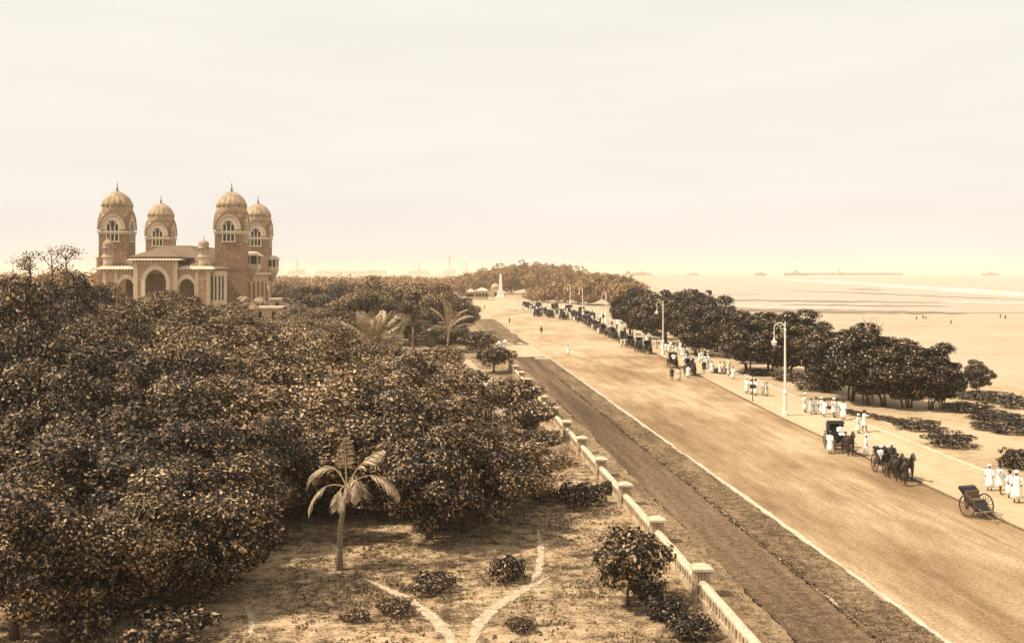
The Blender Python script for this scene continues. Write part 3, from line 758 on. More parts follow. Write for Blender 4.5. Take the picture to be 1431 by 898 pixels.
for px, py, Y, rad in ((-30, 402, 78, 5.5), (12, 394, 98, 5.5), (60, 386, 118, 6.0), (105, 396, 140, 6.2), (0, 396, 135, 7)):
    plant_tree(DENSE[0], xat(px, Y), Y, zat(py, Y), rad, *ZN['left'], "leafy_tree")
# the big spreading trees in the middle distance
def big(px, py, Y, rad, label, k=1):
    plant_tree(DENSE[k], xat(px, Y), Y, zat(py, Y), rad, label, None, "spreading_tree")
big(548, 386, 236, 10.5, "very broad spreading tree, largest crown behind the palms in the middle of the park")
big(608, 398, 226, 7.5, "rounded tree at the right end of the grove where it meets the road", 3)
big(580, 420, 214, 7.0, "broad low tree just behind the two tall palms", 2)
big(505, 402, 225, 7.5, "rounded brown tree at the left side of the very broad spreading tree", 3)
big(452, 398, 262, 8.5, "dark dome-shaped tree between the palace lodges and the broad spreading tree", 0)
big(430, 424, 232, 7.5, "lower leafy tree in front of the dark dome-shaped tree by the lodges", 1)
big(470, 436, 205, 7.0, "leafy tree left of the pale fan palm", 3)
big(398, 392, 375, 9.0, "hazy brown tree right behind the palace towers", 1)
big(422, 396, 390, 8.0, "smaller hazy brown tree behind the lodges, right of its taller neighbour", 3)
big(489, 390, 420, 6.0, "small faded rounded tree on the skyline left of the broad spreading tree", 1)
big(640, 418, 255, 5.5, "last dark tree of the grove, leaning over the road", 0)
big(625, 452, 196, 5.5, "leafy tree below the right-hand tall palm at the path", 2)
# thin wispy tops above the skyline at far left
def wisp(px, py, Y, label):
    h = zat(py, Y); t = thing("wispy_tree", label, "tree", (xat(px, Y), Y, 0))
    rr = random.Random(px); tb = MB(); tb.tube([(0, 0, 0), (.1, 0, h * .5), (.3, 0, h * .8), (.1, 0, h)], [.25, .18, .1, .04], 7)
    P, N = [], []
    for k in range(9):
        z_ = h * rr.uniform(.80, .99); a = rr.uniform(0, 6.28); L_ = rr.uniform(.4, 1.3)
        e = Vector((math.cos(a) * L_, math.sin(a) * L_, z_ + .5)); tb.tube([(.15, 0, z_ - .4), e], [.06, .02], 5)
        for q in range(42): P.append((e.x + rr.gauss(0, .42), e.y + rr.gauss(0, .42), e.z + rr.gauss(0, .28))); N.append((rr.gauss(0, 1), rr.gauss(0, 1), rr.gauss(0, 1)))
    tb.build("trunk", M['bark'], t, True)
    put("crown", leaves_mesh("crown", np.array(P), np.array(N), np.full(len(P), .28), M['leafHaze'], .5), t)
wisp(40, 358, 112, "thin wispy tree top above the skyline, leftmost of three, leaning left")
wisp(70, 352, 112, "pale thin wispy tree top above the skyline, middle one of three")
wisp(90, 354, 108, "thin wispy tree top above the skyline, nearest the palace of three")

# casuarinas along the beach
cas = [(872, 468, 404, 3.0), (893, 474, 402, 3.4), (918, 480, 402, 3.8), (944, 484, 404, 3.6), (963, 488, 401, 2.6), (985, 492, 414, 3.4), (1004, 500, 424, 2.9), (962, 497, 425, 3.2), (1022, 508, 447, 1.7),
       (1040, 518, 434, 3.2), (1066, 524, 433, 3.5), (1094, 526, 432, 3.4), (1118, 528, 442, 2.9), (1138, 524, 466, 1.5),
       (1156, 548, 455, 2.9), (1186, 560, 452, 3.3), (1214, 566, 455, 2.6), (1238, 568, 466, 3.0), (1270, 570, 474, 3.1), (1298, 572, 480, 2.4), (1318, 571, 496, 1.5), (1366, 548, 503, 1.25)]
casl = ["dark casuarina at the far end of the beach row, half hidden behind others", "dark casuarina second from the far end of the beach row", "wide dark casuarina just behind the second lamp post", "dark casuarina right of the second lamp post",
        "casuarina whose small rounded top sticks up above its neighbours", "dark casuarina on the slope of the row below the small rounded top", "small-topped casuarina at the near end of the far clump", "low casuarina at the front of the far clump, beside the carriages", "lower casuarina in the dip between the far and the middle clump",
        "casuarina at the left end of the middle clump", "tall casuarina left of the nearest lamp post in the middle clump", "tallest casuarina of the middle clump, right behind the nearest lamp post", "casuarina at the right of the nearest lamp post", "smallest casuarina, at the right tip of the middle clump",
        "lit casuarina at the left end of the nearest clump", "tallest casuarina of the nearest clump, with forked stems showing", "casuarina beside the bare dead branches", "casuarina just right of the bare dead branches", "wide dark casuarina in the right half of the nearest clump", "shaded casuarina near the right end of the nearest clump", "low casuarina at the right end of the nearest clump", "small rounded bushy casuarina standing alone on the beach at the far right"]
for i, (px, by, ty, rad) in enumerate(cas):
    p = G(px, by)
    plant_tree(CAS[i % 2], p.x + (1.7 if p.y > 160 else .8 if i < 14 else 0), p.y, zat(ty, p.y), rad * (1.4 if i < 14 else 1.36), casl[i], "casuarinas along the beach", "casuarina_tree")
# dead branches
p = G(1218, 566); dt = thing("dead_tree", "bare bleached dead tree sticking out above the nearest casuarinas", "tree", p)
tb = MB(); hz_ = zat(438, p.y)
tb.tube([(0, 0, 0), (.2, 0, hz_ * .5), (-.3, 0, hz_ * .8), (-1.1, 0, hz_)], [.2, .15, .1, .05], 6)
tb.tube([(.2, 0, hz_ * .5), (.7, .1, hz_ * .75), (.5, .1, hz_ * .97)], [.12, .09, .04], 6)
tb.tube([(.7, .1, hz_ * .75), (1.3, .1, hz_ * .92)], [.08, .04], 6); tb.tube([(-.3, 0, hz_ * .8), (.1, 0, hz_ * .98)], [.08, .03], 6)
tb.build("branches", M['dead'], dt, True)
# shrubs
shr = [(1285, 600, 2.2, .9, 1, "low dark shrub on the sand below the nearest casuarina clump, the farther of two"), (1328, 623, 2.1, 1.1, 1, "low dark shrub on the sand right of the white kerb line, the nearer of two"),
       (1432, 655, 1.6, 1.5, 1, "dark shrub cut by the right edge of the photograph"), (1142, 545, 2.4, 1.4, 0, "low spreading bush left of the nearest casuarina clump"),
       (1098, 531, 2.0, 1.3, 0, "brown bush at the foot of the nearest lamp post, behind it"), (1062, 524, 2.2, .9, 0, "flat bush at the foot of the middle casuarina clump"), (1010, 522, 1.4, .8, 1, "small dark bush at the bend of the white kerb"),
       (608, 826, .95, .9, 0, "small dark shrub on the lawn between the two arms of the forked footpath"), (553, 856, .8, .6, 0, "flat dark tuft left of the forked footpath"), (497, 868, .5, .5, 0, "tiny dark tuft on the lawn near the bottom edge"),
       (708, 812, .8, 1.2, 1, "dark shrub at the foot of the tree by the footpath"), (802, 712, 1.0, 1.7, 1, "upright dark shrub on the lawn near the wall, left of its twin"), (824, 704, 1.0, 1.3, 1, "rounded dark shrub close against the wall, right of its twin"),
       (930, 862, .9, 1.0, 1, "dark shrub by the wall near the bottom edge, behind the last one"), (965, 888, 1.0, .9, 1, "dark shrub by the wall at the bottom edge"), (905, 838, .8, 1.0, 0, "bushy shrub beside the flowering sapling by the wall"),
       (728, 880, .6, .5, 0, "small tuft right of where the footpaths meet"), (120, 888, 1.3, 1.6, 0, "pale leafy shrub at the bottom left below the grove"), (240, 895, 1.5, 1.4, 0, "leafy shrub at the bottom edge below the grove"),
       (758, 702, .9, 1.2, 0, "leafy shrub at the grove's right edge facing the wall"), (746, 672, .9, 1.4, 0, "taller leafy shrub at the grove's right edge, beyond its neighbour"), (852, 690, .55, .9, 1, "small bush growing against the road side of the wall")]
for px, by, rad, h, k, lab in shr:
    p = G(px, by); plant_tree(SHRUB[k], p.x, p.y, h, rad, lab, None, "shrub", "shrub")
for i, (px, by, rad, h) in enumerate([(1362, 557, 2.2, .9), (1396, 562, 2.4, 1.0), (1430, 570, 2.3, 1.0), (1352, 574, 2.4, .9), (1392, 586, 2.3, .9), (1428, 597, 2.2, 1.0), (1378, 600, 1.4, .8), (1412, 606, 1.5, .8)]):
    p = G(px, by); plant_tree(SHRUB[1], p.x, p.y, h, rad, "low dark bush in the rows on the sand right of the nearest casuarina clump", "beach bushes in rows", "beach_bush", "bush")
hl = ["leftmost", "second", "third", "fourth", "rightmost"]
for i in range(7):
    p = G(1148 + i * 17, 570 + i * 3.2); plant_tree(SHRUB[1], p.x, p.y, .4, .95, "ankle-high creeper bush in the low line under the nearest casuarina clump", "low creeper line under the casuarinas", "creeper_bush", "bush")
sap = [(877, 846, 735, 1.75, "small flowering tree with a round crown beside the wall, nearest the camera"), (716, 585, 526, 2.9, "small round tree by the wall, farthest of three beside the riding track"), (740, 616, 556, 2.4, "small round tree by the wall, middle one of three beside the riding track"),
       (690, 520, 482, 3.2, "small dark tree at the far end of the wall beside the gate posts"), (668, 500, 462, 3.0, "small tree beyond the path at the far end of the grove"), (752, 648, 596, 1.8, "small round tree close to the wall, nearest of three before the grove's right edge")]
for px, by, ty, rad, lab in sap:
    p = G(px, by); plant_tree(SAPL[0], p.x, p.y, zat(ty, p.y), rad, lab, None, "small_tree", "tree")

# ------------------------------------------------------------------ palms
def frond_quads(base, az_, elev, length, droop, width, seed, n=34, bare=.26):
    rr = random.Random(seed); out = []; pts = []
    p = Vector(base); d = Vector((math.cos(az_) * math.cos(elev), math.sin(az_) * math.cos(elev), math.sin(elev)))
    st = length / n
    for i in range(n + 1):
        pts.append(p.copy()); p = p + d * st
        d = (d + Vector((0, 0, -droop / n * (1 + 1.6 * i / n)))).normalized()
    for i in range(int(bare * n), n):
        t = i / n; d = (pts[i + 1] - pts[i]).normalized()
        side = d.cross(Vector((0, 0, 1)))
        if side.length < .05: side = Vector((1, 0, 0))
        side.normalize(); up = side.cross(d)
        wl = width * math.sin(math.pi * min(1, .06 + .90 * (t - bare * .8) / (1 - bare * .8))) ** .7
        for sg_ in (-1, 1):
            for jj in (0, .5):
                o_ = pts[i] + d * st * jj
                tip = o_ + side * sg_ * wl * rr.uniform(.8, 1.05) + d * wl * .55 - Vector((0, 0, wl * rr.uniform(.35, .85))) + up * .05
                wv = d * (st * .62)
                out.append([o_ - wv * .5, (o_ + tip) / 2 + wv * .6 + up * .06, tip, (o_ + tip) / 2 - wv * .6 + up * .06])
    return pts, out
def palm(x, y, trunk_pts, r0, fronds, label, m, name="palm_tree", bare=.26):
    t = thing(name, label, "palm", (x, y, 0)); tb = MB()
    n = len(trunk_pts); tb.tube(trunk_pts, [r0 * (1.35 - .65 * i / (n - 1)) for i in range(n)], 9); tb.build("trunk", M['palebark'], t, True)
    top = trunk_pts[-1]
    for i, (az_, elv, ln, dr, wd) in enumerate(fronds):
        pts, qs = frond_quads(top, R(az_), R(elv), ln, dr, wd, i + int(x * 10), bare=bare)
        rb = MB(); rb.tube(pts, [.045 * (1 - .85 * k / len(pts)) for k in range(len(pts))], 5)
        qv = np.array([[tuple(v) for v in q] for q in qs])
        mb = MB()
        mb.v = list(rb.v); mb.f = list(rb.f); mb.mi = list(rb.mi)
        for q in qs: mb.add([tuple(v) for v in q], [(0, 1, 2, 3)])
        mb.build("frond", m, t)
    return t
p = G(475, 796)
palm(p.x, p.y, [(0, 0, -.1), (-.02, 0, 1.0), (.05, 0, 2.2), (.2, 0, 3.3), (.32, 0, 4.0)], .13,
     [(166, 70, 2.7, 2.2, .85), (150, 88, 2.5, .55, .8), (14, 64, 2.6, .75, .8), (-42, 62, 1.7, 2.4, .7), (2, 44, 3.1, 1.45, .85), (188, 26, 2.3, 1.5, .8), (250, 30, 1.6, 2.6, .45), (-70, 50, 1.3, 2.6, .4)],
     "small pale palm with few feathery fronds standing alone on the lawn before the grove", M['frond'], bare=.42)
def allround(n, e0, ln, dr, wd, seed):
    rr = random.Random(seed); return [(i * 360 / n + rr.uniform(-12, 12), e0 + rr.uniform(-30, 30), ln * rr.uniform(.8, 1.1), dr * rr.uniform(.7, 1.2), wd) for i in range(n)]
Y = 150; hh = zat(456, Y); palm(xat(577, Y), Y, [(0, 0, 0), (.1, 0, hh * .5), (0, 0, hh)], .22, allround(17, 45, 5.0, 1.8, 1.0, 3), "tall shaggy palm with drooping dark fronds in front of the broad spreading tree", M['frondD'])
Y = 150; hh = zat(464, Y); palm(xat(627, Y), Y, [(0, 0, 0), (-.25, 0, hh * .5), (0, 0, hh)], .17, allround(10, 66, 4.4, .9, .7, 4), "slender palm with upright pale fronds at the right edge of the grove", M['frond'])
Y = 252; hh = zat(424, Y); palm(xat(352, Y), Y, [(0, 0, 0), (.1, 0, hh * .5), (0, 0, hh)], .25, allround(13, 35, 4.6, 1.3, 1.0, 5), "faded palm with spreading fronds in front of the palace lodges", M['frond'])
Y = 138; hh = zat(480, Y); palm(xat(521, Y), Y, [(0, 0, 0), (0, 0, hh * .5), (0, 0, hh)], .25, [(a + random.uniform(-8, 8), e_, random.uniform(4.0, 5.2), .35, 1.0) for a, e_ in zip(range(0, 720, 24), [55, 20, 70, 35, 60, 15, 75, 45, 28, 65, 10, 50, 30, 72, 42, 18, 58, 25, 66, 48] * 2)], "pale bushy palm with a wide fan of stiff fronds", M['frond'])
Y = 142; hh = zat(500, Y); palm(xat(560, Y), Y, [(0, 0, 0), (0, 0, hh * .5), (0, 0, hh)], .2, allround(11, 40, 3.2, .9, .8, 9), "short pale palm between the wide fan palm and the shaggy palm", M['frond'])

# far woods: nobody could count these trees
def wood(name, items, m, label, leaf=1.0, per=60):
    Ps, Ns, Ss = [], [], []
    for i, (x, y, h, rad) in enumerate(items):
        P, N = crown_points(rad, 0.0, h, 30, per, rad * .3, 500 + i, .2, .05)
        P[:, 0] += x; P[:, 1] += y; Ps.append(P); Ns.append(N); Ss.append(leaf * rng.uniform(.6, 1.4, size=len(P)))
    o = put(name, leaves_mesh(name, np.concatenate(Ps), np.concatenate(Ns), np.concatenate(Ss), m, .6))
    tag(o, label, None, None, "stuff"); return o
it = []
prof_x = [632, 650, 665, 690, 705, 725, 745, 770, 795, 815, 835, 860, 878, 890]
prof_y = [392, 386, 382, 377, 374, 369, 370, 371, 374, 381, 383, 385, 392, 400]
for px in np.arange(640, 884, 9.0):
    ty = float(np.interp(px, prof_x, prof_y))
    for Y in (655, 720):
        YY = Y + random.uniform(-20, 20)
        it.append((xat(px + random.uniform(-4, 4), YY), YY, zat(ty + random.uniform(0, 2.5), YY) * 1.18, random.uniform(7, 9.5)))
for px in np.arange(752, 890, 10.0):
    YY = float(np.interp(px, [752, 890], [520, 430])) + random.uniform(-8, 8)
    it.append((xat(px, YY), YY, zat(float(np.interp(px, [752, 800, 850, 890], [402, 392, 386, 396])) + random.uniform(-1, 4), YY) * 1.15, random.uniform(5, 7)))
wood("distant_wood", it, M['leafHaze'], "wood of large hazy trees closing the end of the road", 1.0, 60)
it = []
for px in np.arange(380, 680, 7.0):
    YY = random.uniform(620, 950); it.append((xat(px, YY), YY, zat(random.uniform(384, 389), YY), random.uniform(8, 13)))
for px in np.arange(-60, 140, 9.0):
    YY = random.uniform(350, 520); it.append((xat(px, YY), YY, zat(random.uniform(378, 388), YY), random.uniform(8, 12)))
wood("distant_treetops", it, M['leafHaze'], "pale far treetops along the skyline behind the park", 1.3, 36)

# ------------------------------------------------------------------ grass tufts on the lawn
def tufts(name, n, sampler, hmin, hmax, label, m):
    q = np.empty((n * 5, 4, 3)); i = 0
    for k in range(n):
        x, y, z = sampler()
        for b in range(5):
            a = random.uniform(0, 6.28); h = random.uniform(hmin, hmax); ww = .035 + .02 * random.random(); lx, ly = random.uniform(-.6, .6) * h, random.uniform(-.6, .6) * h
            ox, oy = random.gauss(0, .07), random.gauss(0, .07)
            cx_, sy_ = math.cos(a) * ww, math.sin(a) * ww
            q[i] = [(x + ox - cx_, y + oy - sy_, z), (x + ox + cx_, y + oy + sy_, z), (x + ox + lx + cx_ * .3, y + oy + ly + sy_ * .3, z + h), (x + ox + lx - cx_ * .3, y + oy + ly - sy_ * .3, z + h)]; i += 1
    o = put(name, quads_mesh(name, q[:i], m)); tag(o, label, None, None, "stuff")
clumpc = [(random.uniform(-26, 12), random.uniform(40, 110)) for _ in range(420)]
def lawn():
    while True:
        c = random.choice(clumpc); x, y = random.gauss(c[0], .8), random.gauss(c[1], .9)
        if x < WALLC - .077 * y - .5 and all((x - a) ** 2 + (y - b) ** 2 > r_ * r_ for a, b, r_ in PATHPTS): return x, y, .01
tufts("lawn_grass", 13000, lawn, .03, .12, "dry tufted grass on the park lawn", M['grass'])
def vg():
    y = 20 + 100 * random.random() ** 1.3 + 20; c = random.choice((random.uniform(12.5, 14.1), random.uniform(17.8, 20), random.uniform(17.8, 20)))
    return c - .077 * y, y, .19 if c < 15 else .1
tufts("verge_grass", 2600, vg, .02, .06, "short dry grass on the verges beside the riding track", M['grass'])

def edge():
    y = 30 + 130 * random.random() ** 1.4; c = random.choice((14.26, 17.66)) + random.gauss(0, .06)
    return c - .077 * y, y, .02 if c < 17.7 else .1
tufts("weeds_and_kerb_shade", 1800, edge, .02, .07, "dark ragged weeds and kerb shade drawn as tufts along the riding track", M['leafA'])  # dark tufts: overgrown edge, also drawing in the kerb's shadow line

# ------------------------------------------------------------------ street lamps
def make_lamp(label):
    t = thing("street_lamp", label, "street lamp", (0, 0, 0), 0, "swan-neck lamps along the promenade")
    MB().lathe([(.34, 0), (.34, .35), (.22, .5), (.2, 2.1), (.27, 2.2), (.27, 2.35), (.15, 2.55)], 14).build("base", M['white'], t, False)
    MB().lathe([(.13, 2.5), (.12, 4), (.085, 8.4), (.14, 8.5), (.14, 8.62), (.06, 8.75), (.05, 9.3), (.02, 9.5)], 12).build("pole", M['white'], t, False)
    b = MB(); pts = [(0, 0, 8.55)] + [(-.55 + .55 * math.cos(a), 0, 8.75 + .55 * math.sin(a)) for a in [math.pi * k / 10 for k in range(11)]] + [(-1.1, 0, 8.0), (-1.1, 0, 7.75)]
    b.tube(pts, .045, 7); b.tube([(0, 0, 8.1), (-.35, 0, 8.5), (-.55, 0, 9.0), (-.85, 0, 9.1)], .03, 6)
    b.tube([(-.28 + .2 * math.cos(a), 0, 8.9 + .2 * math.sin(a)) for a in [2 * math.pi * k / 12 for k in range(12)]], .025, 5)
    b.build("bracket", M['white'], t, True)
    l = MB(); l.lathe([(.08, 7.78), (.12, 7.55), (.3, 7.4), (.3, 7.34)], 12, -1.1, 0); lo_ = l.build("lamp_shade", M['white'], t, False)
    MB().lathe([(.08, 7.0), (.2, 7.08), (.25, 7.2), (.24, 7.335)], 12, -1.1, 0).build("globe", M['white'], lo_, True)
    return t
lampl = ["tall white swan-neck lamp post, the nearest, standing beside the group in white", "tall white swan-neck lamp post, second nearest, before the far casuarina clump", "white swan-neck lamp post, third nearest, at the edge of the crowd", "faint swan-neck lamp post, fourth from the camera, above the crowd",
         "faint swan-neck lamp post, fifth from the camera, third from the far end", "faint swan-neck lamp post, sixth from the camera, next to the farthest", "faint swan-neck lamp post, the farthest of the row"]
LP = [(27.4, 107.7), (26.4, 187.5), (23.4, 267), (22.8, 347), (23.2, 427), (23.6, 507), (23.4, 587)]
l0 = make_lamp(lampl[0]); l0.location = (LP[0][0], LP[0][1], .11)
for i in range(1, 7): dup(l0, (LP[i][0], LP[i][1], .11), None, lampl[i])

# ------------------------------------------------------------------ people, horses (grown from skeletons)
def skinned(name, verts, edges, radii, m, sub=1, root=0):
    me = bpy.data.meshes.new(name + "_skel"); me.from_pydata(verts, edges, [])
    o = bpy.data.objects.new(name + "_skel", me); COL.objects.link(o)
    md = o.modifiers.new("skin", 'SKIN'); md.use_smooth_shade = True
    for i, sv in enumerate(me.skin_vertices[0].data):
        r_ = radii[i]; sv.radius = (r_, r_) if not hasattr(r_, '__len__') else r_; sv.use_root = (i == root)
    if sub: o.modifiers.new("sub", 'SUBSURF').levels = sub
    bpy.context.view_layer.update()
    dg = bpy.context.evaluated_depsgraph_get()
    out = bpy.data.meshes.new_from_object(o.evaluated_get(dg)); out.name = name
    out.materials.clear(); out.materials.append(m)
    bpy.data.objects.remove(o); bpy.data.meshes.remove(me)
    return out
def person_body(pose='stand'):
    V = [(0, 0, .95), (0, 0, 1.2), (0, 0, 1.4), (0, .01, 1.5), (0, .02, 1.6), (0, .02, 1.7)]
    E = [(0, 1), (1, 2), (2, 3), (3, 4), (4, 5)]; Rd = [.14, .13, .14, .055, .095, .07]
    arms = {'stand': [((.19, 0, 1.42), (.25, -.02, 1.14), (.24, .1, .9)), ((-.19, 0, 1.42), (-.25, -.02, 1.14), (-.24, .1, .9))],
            'reach': [((.19, 0, 1.42), (.3, .2, 1.3), (.34, .48, 1.42)), ((-.19, 0, 1.42), (-.26, .04, 1.14), (-.22, .18, .95))],
            'sit': [((.19, 0, 1.42), (.25, .08, 1.16), (.14, .36, 1.12)), ((-.19, 0, 1.42), (-.25, .08, 1.16), (-.14, .36, 1.12))]}[pose]
    for sh, elb, ha in arms:
        n = len(V); V += [sh, elb, ha]; E += [(2, n), (n, n + 1), (n + 1, n + 2)]; Rd += [.065, .048, .04]
    for sx in (-1, 1):
        n = len(V)
        if pose == 'sit': V += [(sx * .1, .05, .9), (sx * .13, .46, .92), (sx * .13, .5, .5), (sx * .13, .64, .47)]
        elif pose == 'reach': V += [(sx * .1, 0, .88), (sx * .11, .04 + .1 * sx, .5), (sx * .11, .16 * sx, .09), (sx * .12, .16 * sx + .14, .04)]
        else: V += [(sx * .1, 0, .88), (sx * .11, .03, .5), (sx * .11, 0, .09), (sx * .13, .14, .04)]
        E += [(0, n), (n, n + 1), (n + 1, n + 2), (n + 2, n + 3)]; Rd += [.1, .065, .045, .04]
    return V, E, Rd
BODY = {}
for ps in ('stand', 'reach', 'sit'):
    V, E, Rd = person_body(ps); BODY[ps] = skinned("body", V, E, Rd, M['skin'])
def robe_mesh(m, long=True, seed=0, pose='stand'):
    mb = MB(); rr = random.Random(seed)
    hem = .22 if long else .52
    if pose == 'sit':
        prof = [(.24, .86), (.23, .98), (.18, 1.15), (.205, 1.34), (.17, 1.44), (.075, 1.5)]
    else:
        prof = [(.30, hem), (.27, .5 if long else .6), (.23, .85), (.185, 1.1), (.215, 1.34), (.18, 1.44), (.075, 1.5)]
    mb.lathe(prof, 20, 0, .01, 1, .78, flute=10, fdepth=.07)
    V = person_body(pose)[0]
    for a in (6, 9): mb.tube([V[a], V[a + 1], Vector(V[a + 1]).lerp(Vector(V[a + 2]), .6)], [.095, .085, .09], 8)
    if pose == 'sit':
        for sx in (-1, 1): mb.tube([(sx * .1, .02, .92), (sx * .13, .46, .95), (sx * .13, .52, .6)], [.13, .11, .1], 8)
    return mb.mesh("robe", m, True)
ROBE = {('stand', 'w'): robe_mesh(M['cloth'], True, 1), ('stand', 'c'): robe_mesh(M['cloth2'], True, 2), ('stand', 'd'): robe_mesh(M['darkcloth'], False, 3),
        ('reach', 'w'): robe_mesh(M['cloth'], False, 4, 'reach'), ('reach', 'd'): robe_mesh(M['darkcloth'], False, 5, 'reach'), ('reach', 'c'): robe_mesh(M['cloth2'], False, 5, 'reach'),
        ('sit', 'w'): robe_mesh(M['cloth'], False, 6, 'sit'), ('sit', 'd'): robe_mesh(M['darkcloth'], False, 7, 'sit')}
def turban(m): return MB().lathe([(.105, 1.64), (.135, 1.68), (.14, 1.73), (.11, 1.79), (.04, 1.81)], 14, 0, .02).mesh("turban", m, True)
def hairm(): return MB().lathe([(.09, 1.62), (.11, 1.66), (.105, 1.73), (.07, 1.78), (.02, 1.79)], 12, 0, 0.0).mesh("hair", M['leather'], True)
TURB = {'w': turban(M['cloth']), 'd': hairm(), 'c': turban(M['cloth2'])}
def person(loc, rz, look, head, label, group=None, pose='stand', sc=1.0):
    t = thing("person", label, "person", loc, rz, group); t.scale = (sc, sc, sc)
    put("body", BODY[pose], t); put("robe", ROBE[(pose, look)], t); put("turban" if head != 'd' else "hair", TURB[head], t)
    return t
# tiny far figure: one mesh
def far_person_mesh(look, head):
    bm = bmesh.new()
    me = bpy.data.meshes.new("person")
    for src, mi in ((BODY['stand'], 0), (ROBE[('stand', look)], 1), (TURB[head], 2)):
        n0 = len(bm.faces); bm.from_mesh(src); bm.faces.ensure_lookup_table()
        for f in list(bm.faces)[n0:]: f.material_index = mi
    bm.to_mesh(me); bm.free()
    for m in (M['skin'], ROBE[('stand', look)].materials[0], TURB[head].materials[0]): me.materials.append(m)
    return me
FARP = {k: far_person_mesh(*k) for k in (('w', 'w'), ('w', 'd'), ('c', 'd'), ('d', 'd'), ('d', 'w'))}

hv = [(0, -.1, 1.2), (0, .45, 1.2), (0, .72, 1.4), (0, .95, 1.72), (0, 1.08, 1.92), (0, 1.3, 1.8), (0, 1.5, 1.62), (0, -.6, 1.24), (0, -.9, 1.28), (0, -1.08, .95), (0, -1.1, .6)]
he = [(0, 1), (1, 2), (2, 3), (3, 4), (4, 5), (5, 6), (0, 7), (7, 8), (8, 9), (9, 10)]
hr = [.33, .33, .22, .15, .13, .115, .075, .33, .07, .07, .05]
for sx in (-1, 1):
    n = len(hv); hv += [(sx * .2, .5, .95), (sx * .18, .56, .55), (sx * .18, .5, .16), (sx * .18, .56, .04)]; he += [(1, n), (n, n + 1), (n + 1, n + 2), (n + 2, n + 3)]; hr += [.13, .075, .05, .06]
    n = len(hv); hv += [(sx * .22, -.55, .95), (sx * .2, -.82, .56), (sx * .19, -.74, .16), (sx * .19, -.68, .04)]; he += [(7, n), (n, n + 1), (n + 1, n + 2), (n + 2, n + 3)]; hr += [.17, .08, .05, .06]
    n = len(hv); hv += [(sx * .06, 1.04, 2.08)]; he += [(4, n)]; hr += [.03]
HORSE = skinned("body", hv, he, hr, M['hide'])
hn = MB(); hn.lathe([(.3, -.04), (.36, 0), (.3, .04)], 16); 
har = MB(); har.M = Matrix.Translation((0, .62, 1.28)) @ Matrix.Rotation(R(62), 4, 'X'); har.lathe([(.27, -.05), (.34, 0), (.27, .05)], 16, sx=.85, caps=False)
har.M = Matrix.Identity(4)
for sx in (-1, 1): har.tube([(sx * .33, .6, 1.15), (sx * .37, 0, 1.1), (sx * .36, -1.0, 1.0)], .025, 5)
har.tube([(.34 * math.cos(a), -.1, 1.2 + .35 * math.sin(a)) for a in [2 * math.pi * k / 14 for k in range(15)]], .03, 5)
HARN = har.mesh("harness", M['leather'])
def horse(loc, rz, label, group=None):
    t = thing("horse", label, "horse", loc, rz, group); put("body", HORSE, t); put("harness", HARN, t); return t

# ------------------------------------------------------------------ carriages
def wheel_mesh(r, nsp):
    mb = MB(); mb.M = Matrix.Rotation(R(90), 4, 'Y')
    n = 28; vs_, fs = [], []
    for k in range(n):
        a = 2 * math.pi * k / n
        for rr_, z in ((r, -.03), (r, .03), (r - .07, .03), (r - .07, -.03)): vs_.append((rr_ * math.cos(a), rr_ * math.sin(a), z))
    for k in range(n):
        for j in range(4): fs.append((4 * k + j, 4 * k + (j + 1) % 4, 4 * ((k + 1) % n) + (j + 1) % 4, 4 * ((k + 1) % n) + j))
    mb.add(vs_, fs)
    for k in range(nsp):
        a = 2 * math.pi * k / nsp
        mb.tube([(.05 * math.cos(a), .05 * math.sin(a), 0), ((r - .06) * math.cos(a), (r - .06) * math.sin(a), 0)], [.026, .018], 5)
    mb.lathe([(.06, -.13), (.085, -.06), (.085, .06), (.05, .14)], 10)
    return mb.mesh("wheel", M['wheelpaint'])
WB, WF, WR = wheel_mesh(.68, 14), wheel_mesh(.5, 12), wheel_mesh(.66, 14)
def side_body(mb, poly, hw):
    """profile in (y, z) extruded across x"""
    mb.M = Matrix.Rotation(R(90), 4, 'Z'); mb.ngon_prism(poly, -hw, hw); mb.M = Matrix.Identity(4)
